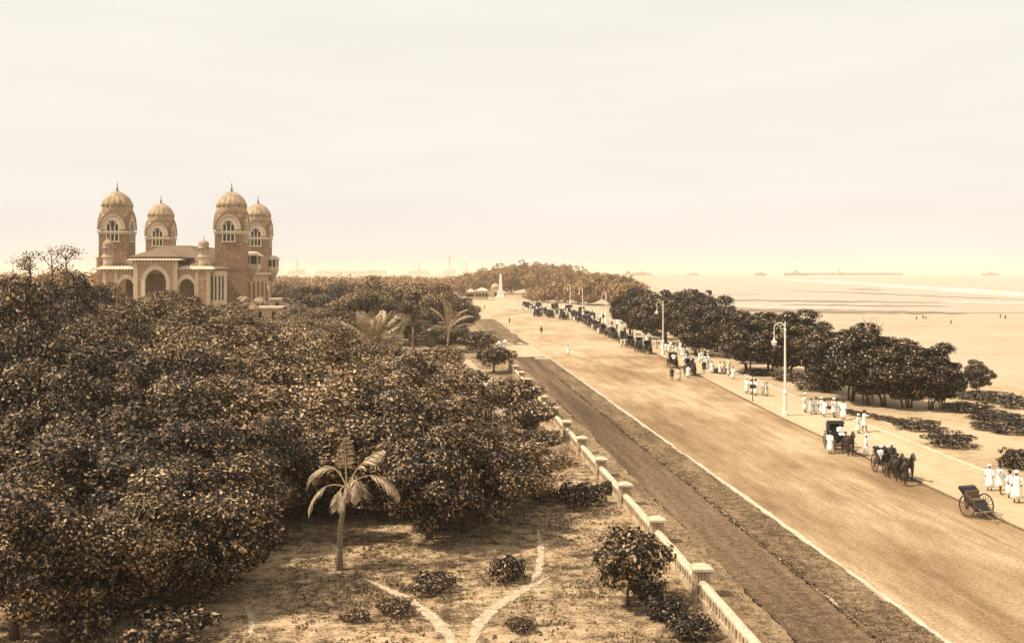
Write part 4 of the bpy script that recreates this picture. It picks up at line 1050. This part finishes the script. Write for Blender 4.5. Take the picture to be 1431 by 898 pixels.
def make_carriage(label, hooded, group=None):
    t = thing("carriage", label, "carriage", (0, 0, 0), 0, group)
    b = MB(); side_body(b, [(-1.05, .85), (-1.15, 1.45), (-1.0, 1.5), (-.85, 1.0), (-.2, .95), (0, 1.2), (.25, 1.45), (.35, 1.4), (.2, .8), (-.1, .58), (-.8, .6)], .55)
    b.build("body", M['lacquer'], t)
    s_ = MB(); s_.box(-.52, .52, -.98, -.45, 1.0, 1.14); s_.box(-.52, .52, -1.06, -.94, 1.1, 1.62); s_.build("seat", M['leather'], t)
    d_ = MB(); d_.box(-.45, .45, .3, .75, 1.42, 1.56); d_.box(-.45, .45, .2, .32, 1.5, 1.8); d_.box(-.48, .48, .75, 1.2, .92, .98); d_.box(-.48, .48, 1.18, 1.24, .95, 1.4); d_.box(-.4, .4, .34, .7, .95, 1.42)
    d_.build("driver_seat", M['leather'], t)
    h_ = MB()
    if hooded == 'up':
        side_body(h_, [(-1.15, 1.4), (-1.25, 2.0), (-1.0, 2.3), (-.3, 2.35), (-.05, 2.15), (-.25, 2.2), (-.9, 2.15), (-1.08, 1.9), (-1.0, 1.4)], .58)
        h_.box(-.585, -.55, -1.1, -.35, 1.4, 2.2); h_.box(.55, .585, -1.1, -.35, 1.4, 2.2)
    elif hooded == 'closed':
        h_.box(-.58, .58, -1.12, .2, 1.3, 2.2, .04, .04); h_.box(-.64, .64, -1.2, .28, 2.2, 2.27)
    else:
        side_body(h_, [(-1.0, 1.45), (-1.15, 1.7), (-1.5, 1.78), (-1.62, 1.66), (-1.4, 1.5), (-1.15, 1.3)], .57)
    h_.build("hood", M['leather'], t)
    u = MB(); u.box(-.62, .62, -.86, -.78, .62, .7); u.box(-.5, .5, .76, .84, .46, .54); u.tube([(0, -.8, .62), (0, .2, .5), (0, .8, .52)], .04, 6)
    for sx in (-1, 1):
        u.tube([(sx * .42, -1.2, .74), (sx * .42, -.82, .66), (sx * .42, -.4, .76)], .03, 5)
        u.tube([(sx * .38, .9, .52), (sx * .4, 1.6, .9), (sx * .4, 3.4, 1.05)], [.035, .03, .022], 5)
    u.build("undercarriage", M['wheelpaint'], t)
    for sx in (-1, 1):
        put("wheel", WB, t, (sx * .7, -.82, .68)); put("wheel", WF, t, (sx * .58, .8, .5))
        MB().box(sx * .66 - .05, sx * .66 + .05, .1, .2, 1.35, 1.6).build("carriage_lamp", M['white'], t)
        MB().box(sx * .68 - .1, sx * .68 + .1, -1.3, -.3, 1.42, 1.45).build("mudguard", M['leather'], t)
    return t
def heading(Y): return math.pi + math.atan((GUT(Y - 5) - GUT(Y + 5)) / 10) 
def loc_off(base, rz, fwd, side_=0.0, z=0.0):
    d = Vector((-math.sin(rz), math.cos(rz), 0)); s2 = Vector((math.cos(rz), math.sin(rz), 0))
    return Vector(base) + d * fwd + s2 * side_ + Vector((0, 0, z))
def gpos(Y, off): return Vector((GUT(Y) - off, Y, .026))
HO = 2.35
# nearest open carriage pair
A = gpos(87.2, 0.9); rA = heading(87); cA = make_carriage("open black carriage with its hood raised, the farther of the near pair at the kerb", 'up'); cA.location = A; cA.rotation_euler = (0, 0, rA)
horse(loc_off(A, rA, HO), rA, "dark horse harnessed to the farther near carriage, a man in white beside it")
B = gpos(77.0, 0.75); rB = heading(77); cB = make_carriage("black open carriage with passengers in white, just behind the groom and dark horses", 'down'); cB.location = B; cB.rotation_euler = (0, 0, rB)
horse(loc_off(B, rB, HO, -.33), rB, "left horse of the dark pair harnessed to the nearer carriage, by the road")
horse(loc_off(B, rB, HO, .42), rB, "right horse of the dark pair harnessed to the nearer carriage, by the kerb")
person(loc_off(A, rA, .55, 0, .52), rA, 'w', 'd', "driver in white seated up on the farther carriage of the near pair", None, 'sit')
person(loc_off(A, rA, 1.5, 1.15), rA + 2.2, 'w', 'd', "man in a white knee-length robe standing on the road beside the farther near carriage", None)
person(loc_off(A, rA, 3.0, -1.2), rA + 1.2, 'w', 'w', "figure in white beyond the horse of the farther near carriage")
person(loc_off(B, rB, -.75, -.26, .14), rB, 'w', 'w', "passenger in white on the left of the nearer carriage's back seat", None, 'sit')
person(loc_off(B, rB, -.75, .26, .14), rB, 'w', 'w', "passenger in white on the right of the nearer carriage's back seat", None, 'sit')
person(loc_off(B, rB, .55, 0, .52), rB, 'd', 'w', "driver in dark clothes and white turban on the nearer carriage", None, 'sit')
person(loc_off(B, rB, HO + 1.95, .55), rB + math.pi + .5, 'd', 'd', "groom in dark clothes holding the horses' heads in front of the nearer carriage", None, 'reach', 1.04)
# two-wheeled rickshaw resting on its shafts
p = G(1366, 722); rk = thing("rickshaw", "empty two-wheeled black rickshaw resting on its shafts at the kerb", "rickshaw", (p.x, p.y, .026), math.pi + .32)
rb = MB(); side_body(rb, [(-.52, .82), (-.62, 1.5), (-.52, 1.52), (-.38, .95), (.15, .86), (.42, .5), (.48, .5), (.48, .42), (.36, .42), (.05, .66), (-.42, .68)], .52); rb.build("body", M['lacquer'], rk)
rb = MB(); rb.box(-.48, .48, -.4, .1, .9, 1.02); rb.box(-.48, .48, -.5, -.38, .98, 1.45); rb.build("seat", M['timber'], rk)
rb = MB(); side_body(rb, [(-.55, 1.4), (-.72, 1.62), (-.95, 1.68), (-1.0, 1.52), (-.78, 1.36), (-.6, 1.2)], .54); rb.build("hood", M['leather'], rk)
for sx in (-1, 1):
    put("wheel", WR, rk, (sx * .68, -.1, .66))
    MB().tube([(sx * .4, -.5, .7), (sx * .42, .4, .62), (sx * .36, 1.3, .34), (sx * .32, 2.0, .05)], [.035, .035, .03, .028], 6).build("shaft", M['timber'], rk)
MB().tube([(-.33, 1.85, .1), (.33, 1.85, .1)], .025, 6).build("crossbar", M['timber'], rk)
MB().tube([(-.74, -.1, .66), (.74, -.1, .66)], .035, 6).build("axle", M['iron'], rk)
MB().box(-.44, .44, .5, .9, .4, .45).build("footboard", M['timber'], rk)

# carriages by the second lamp
Dp = gpos(163, 1.4); rD = heading(163); cD = make_carriage("closed black carriage standing below the second lamp post", 'closed'); cD.location = Dp; cD.rotation_euler = (0, 0, rD)
horse(loc_off(Dp, rD, HO), rD, "dark horse harnessed to the closed black carriage")
person(loc_off(Dp, rD, .55, 0, .52), rD, 'w', 'd', "driver in white on the closed black carriage", None, 'sit')
Ep = gpos(151, 0.9); rE = heading(151); cE = make_carriage("open dark carriage in front of the closed carriage, people in white beside it", 'up'); cE.location = Ep; cE.rotation_euler = (0, 0, rE)
horse(loc_off(Ep, rE, HO), rE, "dark horse harnessed to the open carriage in front of the closed one")
person(loc_off(Ep, rE, .55, 0, .52), rE, 'd', 'w', "dark-clad driver on the open carriage in front of the closed one", None, 'sit')
person(G(939, 531, .026), 2.5, 'd', 'd', "figure in dark clothes standing out on the road beside the open carriage")
person(G(949, 532, .026), 3.4, 'c', 'd', "figure in pale clothes standing out on the road, right of one in dark clothes")
person(G(962, 528, .026), 3.0, 'w', 'd', "figure in white at the road-side wheel of the open carriage")

# the long queue of waiting carriages: small, one mesh each
def flat_copy(root, name):
    bm = bmesh.new(); mats = []
    for ch in root.children:
        me = ch.data.copy(); me.transform(ch.matrix_local if ch.location.length else Matrix.Identity(4))
        if ch.location.length: pass
        n0 = len(bm.faces); bm.from_mesh(me)
        bm.faces.ensure_lookup_table()
        m = ch.data.materials[0]
        if m not in mats: mats.append(m)
        for f in list(bm.faces)[n0:]: f.material_index = mats.index(m)
        bpy.data.meshes.remove(me)
    me = bpy.data.meshes.new(name); bm.to_mesh(me); bm.free()
    for m in mats: me.materials.append(m)
    return me
bpy.context.view_layer.update()
for c in (cA, cB, cD):
    for ch in c.children: ch.matrix_basis                        # locations are plain offsets
def offsets(root):
    bm = bmesh.new(); mats = []
    for ch in root.children:
        me = ch.data.copy(); me.transform(Matrix.Translation(ch.location))
        k0 = len(bm.faces); bm.from_mesh(me); bm.faces.ensure_lookup_table()
        m = ch.data.materials[0]
        if m not in mats: mats.append(m)
        for f in list(bm.faces)[k0:]: f.material_index = mats.index(m)
        bpy.data.meshes.remove(me)
    me = bpy.data.meshes.new("carriage"); bm.to_mesh(me); bm.free()
    for m in mats: me.materials.append(m)
    return me
FARC = [offsets(cA), offsets(cB), offsets(cD)]
qrows = [(Y, 1.5 + (i % 2) * .35) for i, Y in enumerate(np.arange(190, 345, 5.4))]
for i, (Y, off) in enumerate(qrows):
    Y += random.uniform(-.9, .9); P_ = gpos(Y, off + random.uniform(-.4, .5)); rz = heading(Y) + random.uniform(-.12, .12)
    tag(put("carriage", FARC[(i * 7) % 3], None, P_, rz), "small dark carriage in the unbroken queue along the kerb beyond the second lamp post", "carriage", "queue of carriages along the kerb")
    tag(put("horse", HORSE, None, loc_off(P_, rz, HO), rz), "small dark horse in the unbroken queue along the kerb beyond the second lamp post", "horse", "horses of the kerb queue")
    if random.random() < .4: tag(put("person", FARP[random.choice([('w', 'd'), ('c', 'd'), ('d', 'w')])], None, loc_off(P_, rz, random.uniform(-1.5, 3), random.choice([1.5, 1.9, -1.7])), rz), "tiny figure in white on the road side of the carriage queue", "person", "people beside the carriage queue")
# far turning crowd of carriages
for i in range(36):
    px = 736 + (i % 15) * 6.5 + random.uniform(-3, 3); py = 430 + (i % 3) * 5.2 + (i % 15) * .55 + random.uniform(-1.6, 1.6)
    P_ = G(px, py, .03)
    rz = random.uniform(2.2, 4.4)
    tag(put("carriage", FARC[i % 3], None, P_, rz), "tiny dark carriage in the crowded cluster where the road bends left", "carriage", "far cluster of carriages")
    if i % 2: tag(put("horse", HORSE, None, loc_off(P_, rz, HO), rz), "tiny horse in the crowded cluster where the road bends left", "horse", "horses of the far cluster")
for i in range(150):
    px = random.uniform(718, 905); py = 428 + (px - 728) * .12 + random.uniform(-6, 11)
    tag(put("person", FARP[random.choice([('w', 'w'), ('w', 'd'), ('c', 'd'), ('w', 'd')])], None, G(px, py, .03), random.uniform(0, 6)), "tiny figure in the pale crowd around the far cluster of carriages", "person", "far crowd at the bend")
for i in range(64):
    Y = random.uniform(150, 345) if i > 12 else random.uniform(150, 200)
    x = random.uniform(GUT(Y) + 1.0, STRIP(Y) - .5)
    tag(put("person", FARP[random.choice([('w', 'w'), ('w', 'd'), ('w', 'd'), ('c', 'd'), ('d', 'w')])], None, (x, Y, .121), random.uniform(0, 6)), "small figure strolling on the promenade between the carriage queue and the casuarinas", "person", "strollers on the promenade")
for px, py, look, hd, lab in ((756.5, 466, 'd', 'd', "lone dark figure standing in the middle of the road, the nearer of two"), (712, 452, 'd', 'd', "lone dark figure on the road at the far end of the second riding track"), (794, 496, 'w', 'd', "lone figure in white crossing the open road"), (677, 432, 'd', 'd', "distant dark figure at the left side of the road, beyond all others"),
                              (690, 436, 'w', 'w', "distant figure in white near the left side of the road"), (655, 470, 'w', 'w', "figure in white where the grove meets the path")):
    person(G(px, py, .03), random.uniform(0, 6), look, hd, lab)
tag(put("carriage", FARC[1], None, G(738, 419, .03), 2.6), "single dark carriage far off by the low end wall, away from the others", "carriage")
# promenade groups in white
def group_white(pix, lab, gr, looks=('w', 'w', 'w'), sc=1.0):
    for i, (px, py) in enumerate(pix):
        person(G(px + random.uniform(-1.8, 1.8), py + random.uniform(-2, 2), .121), 3.1 + random.uniform(-1.4, 1.4), looks[i % len(looks)], 'd' if i % 3 else 'w', lab, gr, 'stand' if looks[i % len(looks)] != 'w' or random.random() < .75 else 'reach', sc * random.uniform(.9, 1.13))
group_white([(1384, 686), (1396, 689), (1410, 697), (1421, 702)], "figure in long white clothes in the tight group by the white kerb behind the rickshaw", "white group behind the rickshaw", sc=1.0)
group_white([(1126, 576), (1133, 577), (1141, 579), (1148, 580), (1154, 582)], "figure in white in the larger group on the promenade right of the nearest lamp post", "larger white group by the nearest lamp")
group_white([(1164, 582), (1171, 584), (1177, 585)], "figure in white in the group of three at the kerb before the casuarina stems", "white group of three")
group_white([(1199, 603), (1209, 604)], "figure in white in the pair standing beyond the farther near carriage", "white pair beyond the carriage", sc=1.05)
group_white([(1044, 551), (1050, 550), (1057, 551), (1066, 552), (1073, 554)], "figure in pale clothes in the group around the thin dark post", "pale group around the post", ('w', 'c', 'w'))
group_white([(1019, 526), (1026, 528)], "figure in white leaning by the white kerb at its bend", "white pair at the kerb bend")
group_white([(946, 499), (952, 498), (984, 514), (988, 512), (994, 495), (972, 494), (966, 493)], "figure in white near the two carriages below the second lamp post", "white figures round the carriages by the second lamp")
p = G(1052, 560, .1); po = thing("post", "thin dark post with a small crossbar among the pale group on the promenade", "post", p)
MB().lathe([(.14, 0), (.06, .12), (.045, 3.0), (.02, 3.15)], 8).build("shaft", M['iron'], po); MB().box(-.5, .5, -.03, .03, 2.3, 2.36).box(-.35, .35, -.03, .03, 1.4, 1.85).build("crossbar", M['iron'], po)
for i, (px, py) in enumerate([(1142, 443), (1149, 443.5), (1281, 447), (1290, 446), (1294, 446.5), (1398, 444.5), (1405, 446), (1329, 453)]):
    f_ = tag(put("person", FARP[('d', 'd')], None, G(px, py, .01), i), "tiny dark figure on the open sand near the water", "person", "specks of people on the beach", )
    f_.scale = (.8, .8, .72)

# ------------------------------------------------------------------ far landmarks
p = G(699.5, 417)
ob = thing("obelisk", "slender white obelisk on a stepped base at the end of the road", "monument", (p.x, p.y, 0))
MB().box(-3.4, 3.4, -3.4, 3.4, 0, .8).box(-2.6, 2.6, -2.6, 2.6, .8, 1.6).box(-1.8, 1.8, -1.8, 1.8, 1.6, 4.2).build("base", M['white'], ob)
MB().box(-1.0, 1.0, -1.0, 1.0, 4.2, 12.6, .35, .35).add([(-.65, -.65, 12.6), (.65, -.65, 12.6), (.65, .65, 12.6), (-.65, .65, 12.6), (0, 0, 13.8)], [(0, 1, 4), (1, 2, 4), (2, 3, 4), (3, 0, 4)]).build("shaft", M['white'], ob)
p = G(692.5, 416); bh = thing("domed_pavilion", "small pale domed pavilion just left of the white obelisk", "pavilion", (p.x, p.y, 0))
MB().box(-3, 3, -2.5, 2.5, 0, 5.2).build("wall", M['plaster'], bh); MB().lathe([(2.6, 5.2), (2.5, 6.4), (1.6, 7.6), (.2, 8.2)], 14).build("dome", M['plaster'], bh, True); MB().box(-.7, .7, -2.54, -2.3, 0, 3).build("door", M['void'], bh)
def farhouse(px0, px1, by, ty, label, roof=True):
    a = G(px0, by); b = G(px1, by); t = thing("far_house", label, "building", ((a.x + b.x) / 2, a.y, 0)); hw = (b.x - a.x) / 2; hgt = zat(ty, a.y)
    MB().box(-hw, hw, 0, 12, 0, hgt * .75).build("wall", M['plaster'], t)
    q = MB(); hip(q, -hw, hw, 0, 12, hgt * .75 + .01, hgt, min(hw, 5) * .8, .5); q.build("roof", M['stone'], t)
    for i in range(4):
        u = -hw + (i + .5) * hw / 2
        MB().box(u - .6, u + .6, -.05, .2, hgt * .25, hgt * .55).build("window", M['void'], t)
farhouse(664, 682, 419, 402, "pale house among the trees left of the road's end")
farhouse(652, 662, 418, 404, "smaller pale house at the left of the pale house by the road's end")
lw = thing("end_wall", "low pale wall running along the foot of the distant wood", "wall"); a = G(706, 417); b = G(762, 421)
mb = MB(); d = (b - a); L_ = d.length; mb.M = Matrix.Translation(a) @ Matrix.Rotation(math.atan2(d.y, d.x), 4, 'Z'); mb.box(0, L_, -.3, .3, 0, 2.3); mb.box(-.1, L_ + .1, -.45, .45, 2.3, 2.55); mb.build("masonry", M['plaster'], lw)
# pale town on the skyline
def far_block(px, wpx, ty, Y, label, tower_=0):
    t = thing("distant_building", label, "building", (xat(px, Y), Y, 0)); hw = wpx * Y / F / 2; hgt = zat(ty, Y)
    rr = random.Random(px); wb = MB(); n_ = max(3, int(wpx / 6))
    for i in range(n_): wb.box(-hw + 2 * hw * i / n_, -hw + 2 * hw * (i + rr.uniform(.75, .98)) / n_, 0, 20, 0, hgt * rr.uniform(.7, 1.06))
    wb.build("wall", M['far_wall'], t)
    q = MB(); hip(q, -hw * .4, hw * .35, 2, 18, hgt * 1.07, hgt * 1.07 + 5, min(hw * .3, 7), 1); q.build("roof", M['far_wall'], t)
    for i in range(max(3, int(hw / 4))):
        u = -hw + (i + .5) * 2 * hw / max(3, int(hw / 4)); MB().box(u - .8, u + .8, -.05, .3, hgt * .45, hgt * .75).build("window", M['void'], t)
    if tower_:
        th = zat(tower_, Y); MB().box(-4.5, 4.5, 5, 14, 0, th * .85).lathe([(5.6, th * .85), (4.6, th * .88), (.4, th)], 8, 0, 9.5).build("tower", M['far_wall'], t)
far_block(415, 26, 377, 6700, "faint distant building with a thin tower right of the palace", 361)
far_block(470, 60, 378, 7000, "long faint low distant building on the skyline behind the dome-shaped tree")
far_block(520, 40, 377.5, 6900, "faint distant block on the skyline above the broad spreading tree")
far_block(586, 30, 377, 7200, "faint distant building with a short tower, second from the road", 366)
far_block(628, 18, 377, 7000, "faint distant building with the tallest clock-tower shape, left of the far wood", 356)
far_block(652, 12, 378, 7100, "faint small distant building with a spire at the left shoulder of the far wood", 364)
# harbour mole and ships
def ship(px, Y, L_, hgt, label, funnel=True, masts=2):
    t = thing("steamship", label, "ship", (xat(px, Y), Y, .1))
    hb = MB(); n = L_ / 2
    hb.add([(-n * .92, -3, 0), (n * .9, -3, 0), (n * .9, 3, 0), (-n * .92, 3, 0), (-n, -4, hgt), (n * 1.04, -4, hgt), (n * 1.04, 4, hgt), (-n, 4, hgt)], [(0, 1, 5, 4), (1, 2, 6, 5), (2, 3, 7, 6), (3, 0, 4, 7), (4, 5, 6, 7)])
    hb.build("hull", M['hull'], t)
    MB().box(-n * .3, n * .25, -3, 3, hgt + .01, hgt * 1.7).box(-n * .15, n * .1, -2.5, 2.5, hgt * 1.7, hgt * 2.2).build("deckhouse", M['far_wall'], t)
    if funnel: MB().lathe([(1.6, hgt * 1.7), (1.5, hgt * 3.2)], 10, -n * .05, 0).build("funnel", M['hull'], t)
    for k in range(masts): MB().tube([((-.6 + 1.2 * k) * n, 0, hgt), ((-.6 + 1.2 * k) * n, 0, hgt * 4.2)], .35, 5).build("mast", M['hull'], t)
ship(1113, 4600, 110, 10, "faint steamship with a funnel lying off the harbour mole")
ship(1384, 4800, 80, 7, "small faint ship alone on the horizon at the right", True, 1)
ship(1063, 4700, 54, 8, "small faint vessel left of the steamship", False, 1)
def mole(px0, px1, Y, hgt, label):
    t = thing("harbour_mole", label, "breakwater", (xat((px0 + px1) / 2, Y), Y, 0)); hw = (xat(px1, Y) - xat(px0, Y)) / 2
    MB().box(-hw, hw, -8, 8, 0, hgt, 3, 3).build("rampart", M['hull'], t)
    MB().box(-hw + 6, hw - 3, -.6, .6, hgt + .003, hgt + 1.6).build("parapet", M['hull'], t)
    rr = random.Random(px0)
    for i in range(7):
        u = rr.uniform(-hw * .8, hw * .8); w_ = rr.uniform(4, 12); MB().box(u - w_, u + w_, -3, 3, hgt + 1.61 if False else hgt + .01, hgt + rr.uniform(3, 6.5)).build("shed", M['far_wall'], t)
mole(1130, 1262, 5000, 8, "long low dark harbour mole on the sea horizon right of the steamship")
p_ = (xat(1172, 5000), 4992, 8.1); lh = thing("harbour_light", "tiny light tower rising from the harbour mole", "lighthouse", p_)
MB().lathe([(4, 0), (2.4, 26), (3.6, 27), (3.6, 31), (.5, 34)], 10).build("shaft", M['far_wall'], lh)
def spit(px0, px1, Y, hgt, label):
    t = thing("distant_headland", label, "headland", (xat((px0 + px1) / 2, Y), Y, 0)); hw = (xat(px1, Y) - xat(px0, Y)) / 2; rr = random.Random(px0)
    n = 24; poly = [(-hw, 0)] + [(-hw + 2 * hw * i / n, hgt * math.sin(math.pi * i / n) ** .5 * rr.uniform(.8, 1.1) + .05) for i in range(n + 1)] + [(hw, 0)]
    MB().ngon_prism(poly, -20, 20).build("land", M['leafHaze'] if False else M['far_wall'], t)
spit(880, 912, 4300, 16, "low faint headland on the horizon just right of the distant wood")
spit(958, 978, 4600, 11, "tiny faint headland on the horizon left of the ships")

# ------------------------------------------------------------------ haze over the whole place
hm = bpy.data.materials.new("haze"); hm.use_nodes = True
ht = hm.node_tree
for n in list(ht.nodes):
    if n.type != 'OUTPUT_MATERIAL': ht.nodes.remove(n)
pv = ht.nodes.new("ShaderNodeVolumePrincipled")
pv.inputs["Color"].default_value = HAZE_COLOR
pv.inputs["Density"].default_value = HAZE_DENSITY
ht.links.new(pv.outputs[0], ht.nodes["Material Output"].inputs["Volume"])
o = MB().box(-40500, 40500, -500, 43000, -1.0, 62).build("haze", hm); o["kind"] = "stuff"
o["label"] = "pale warm sea haze over the whole shore"
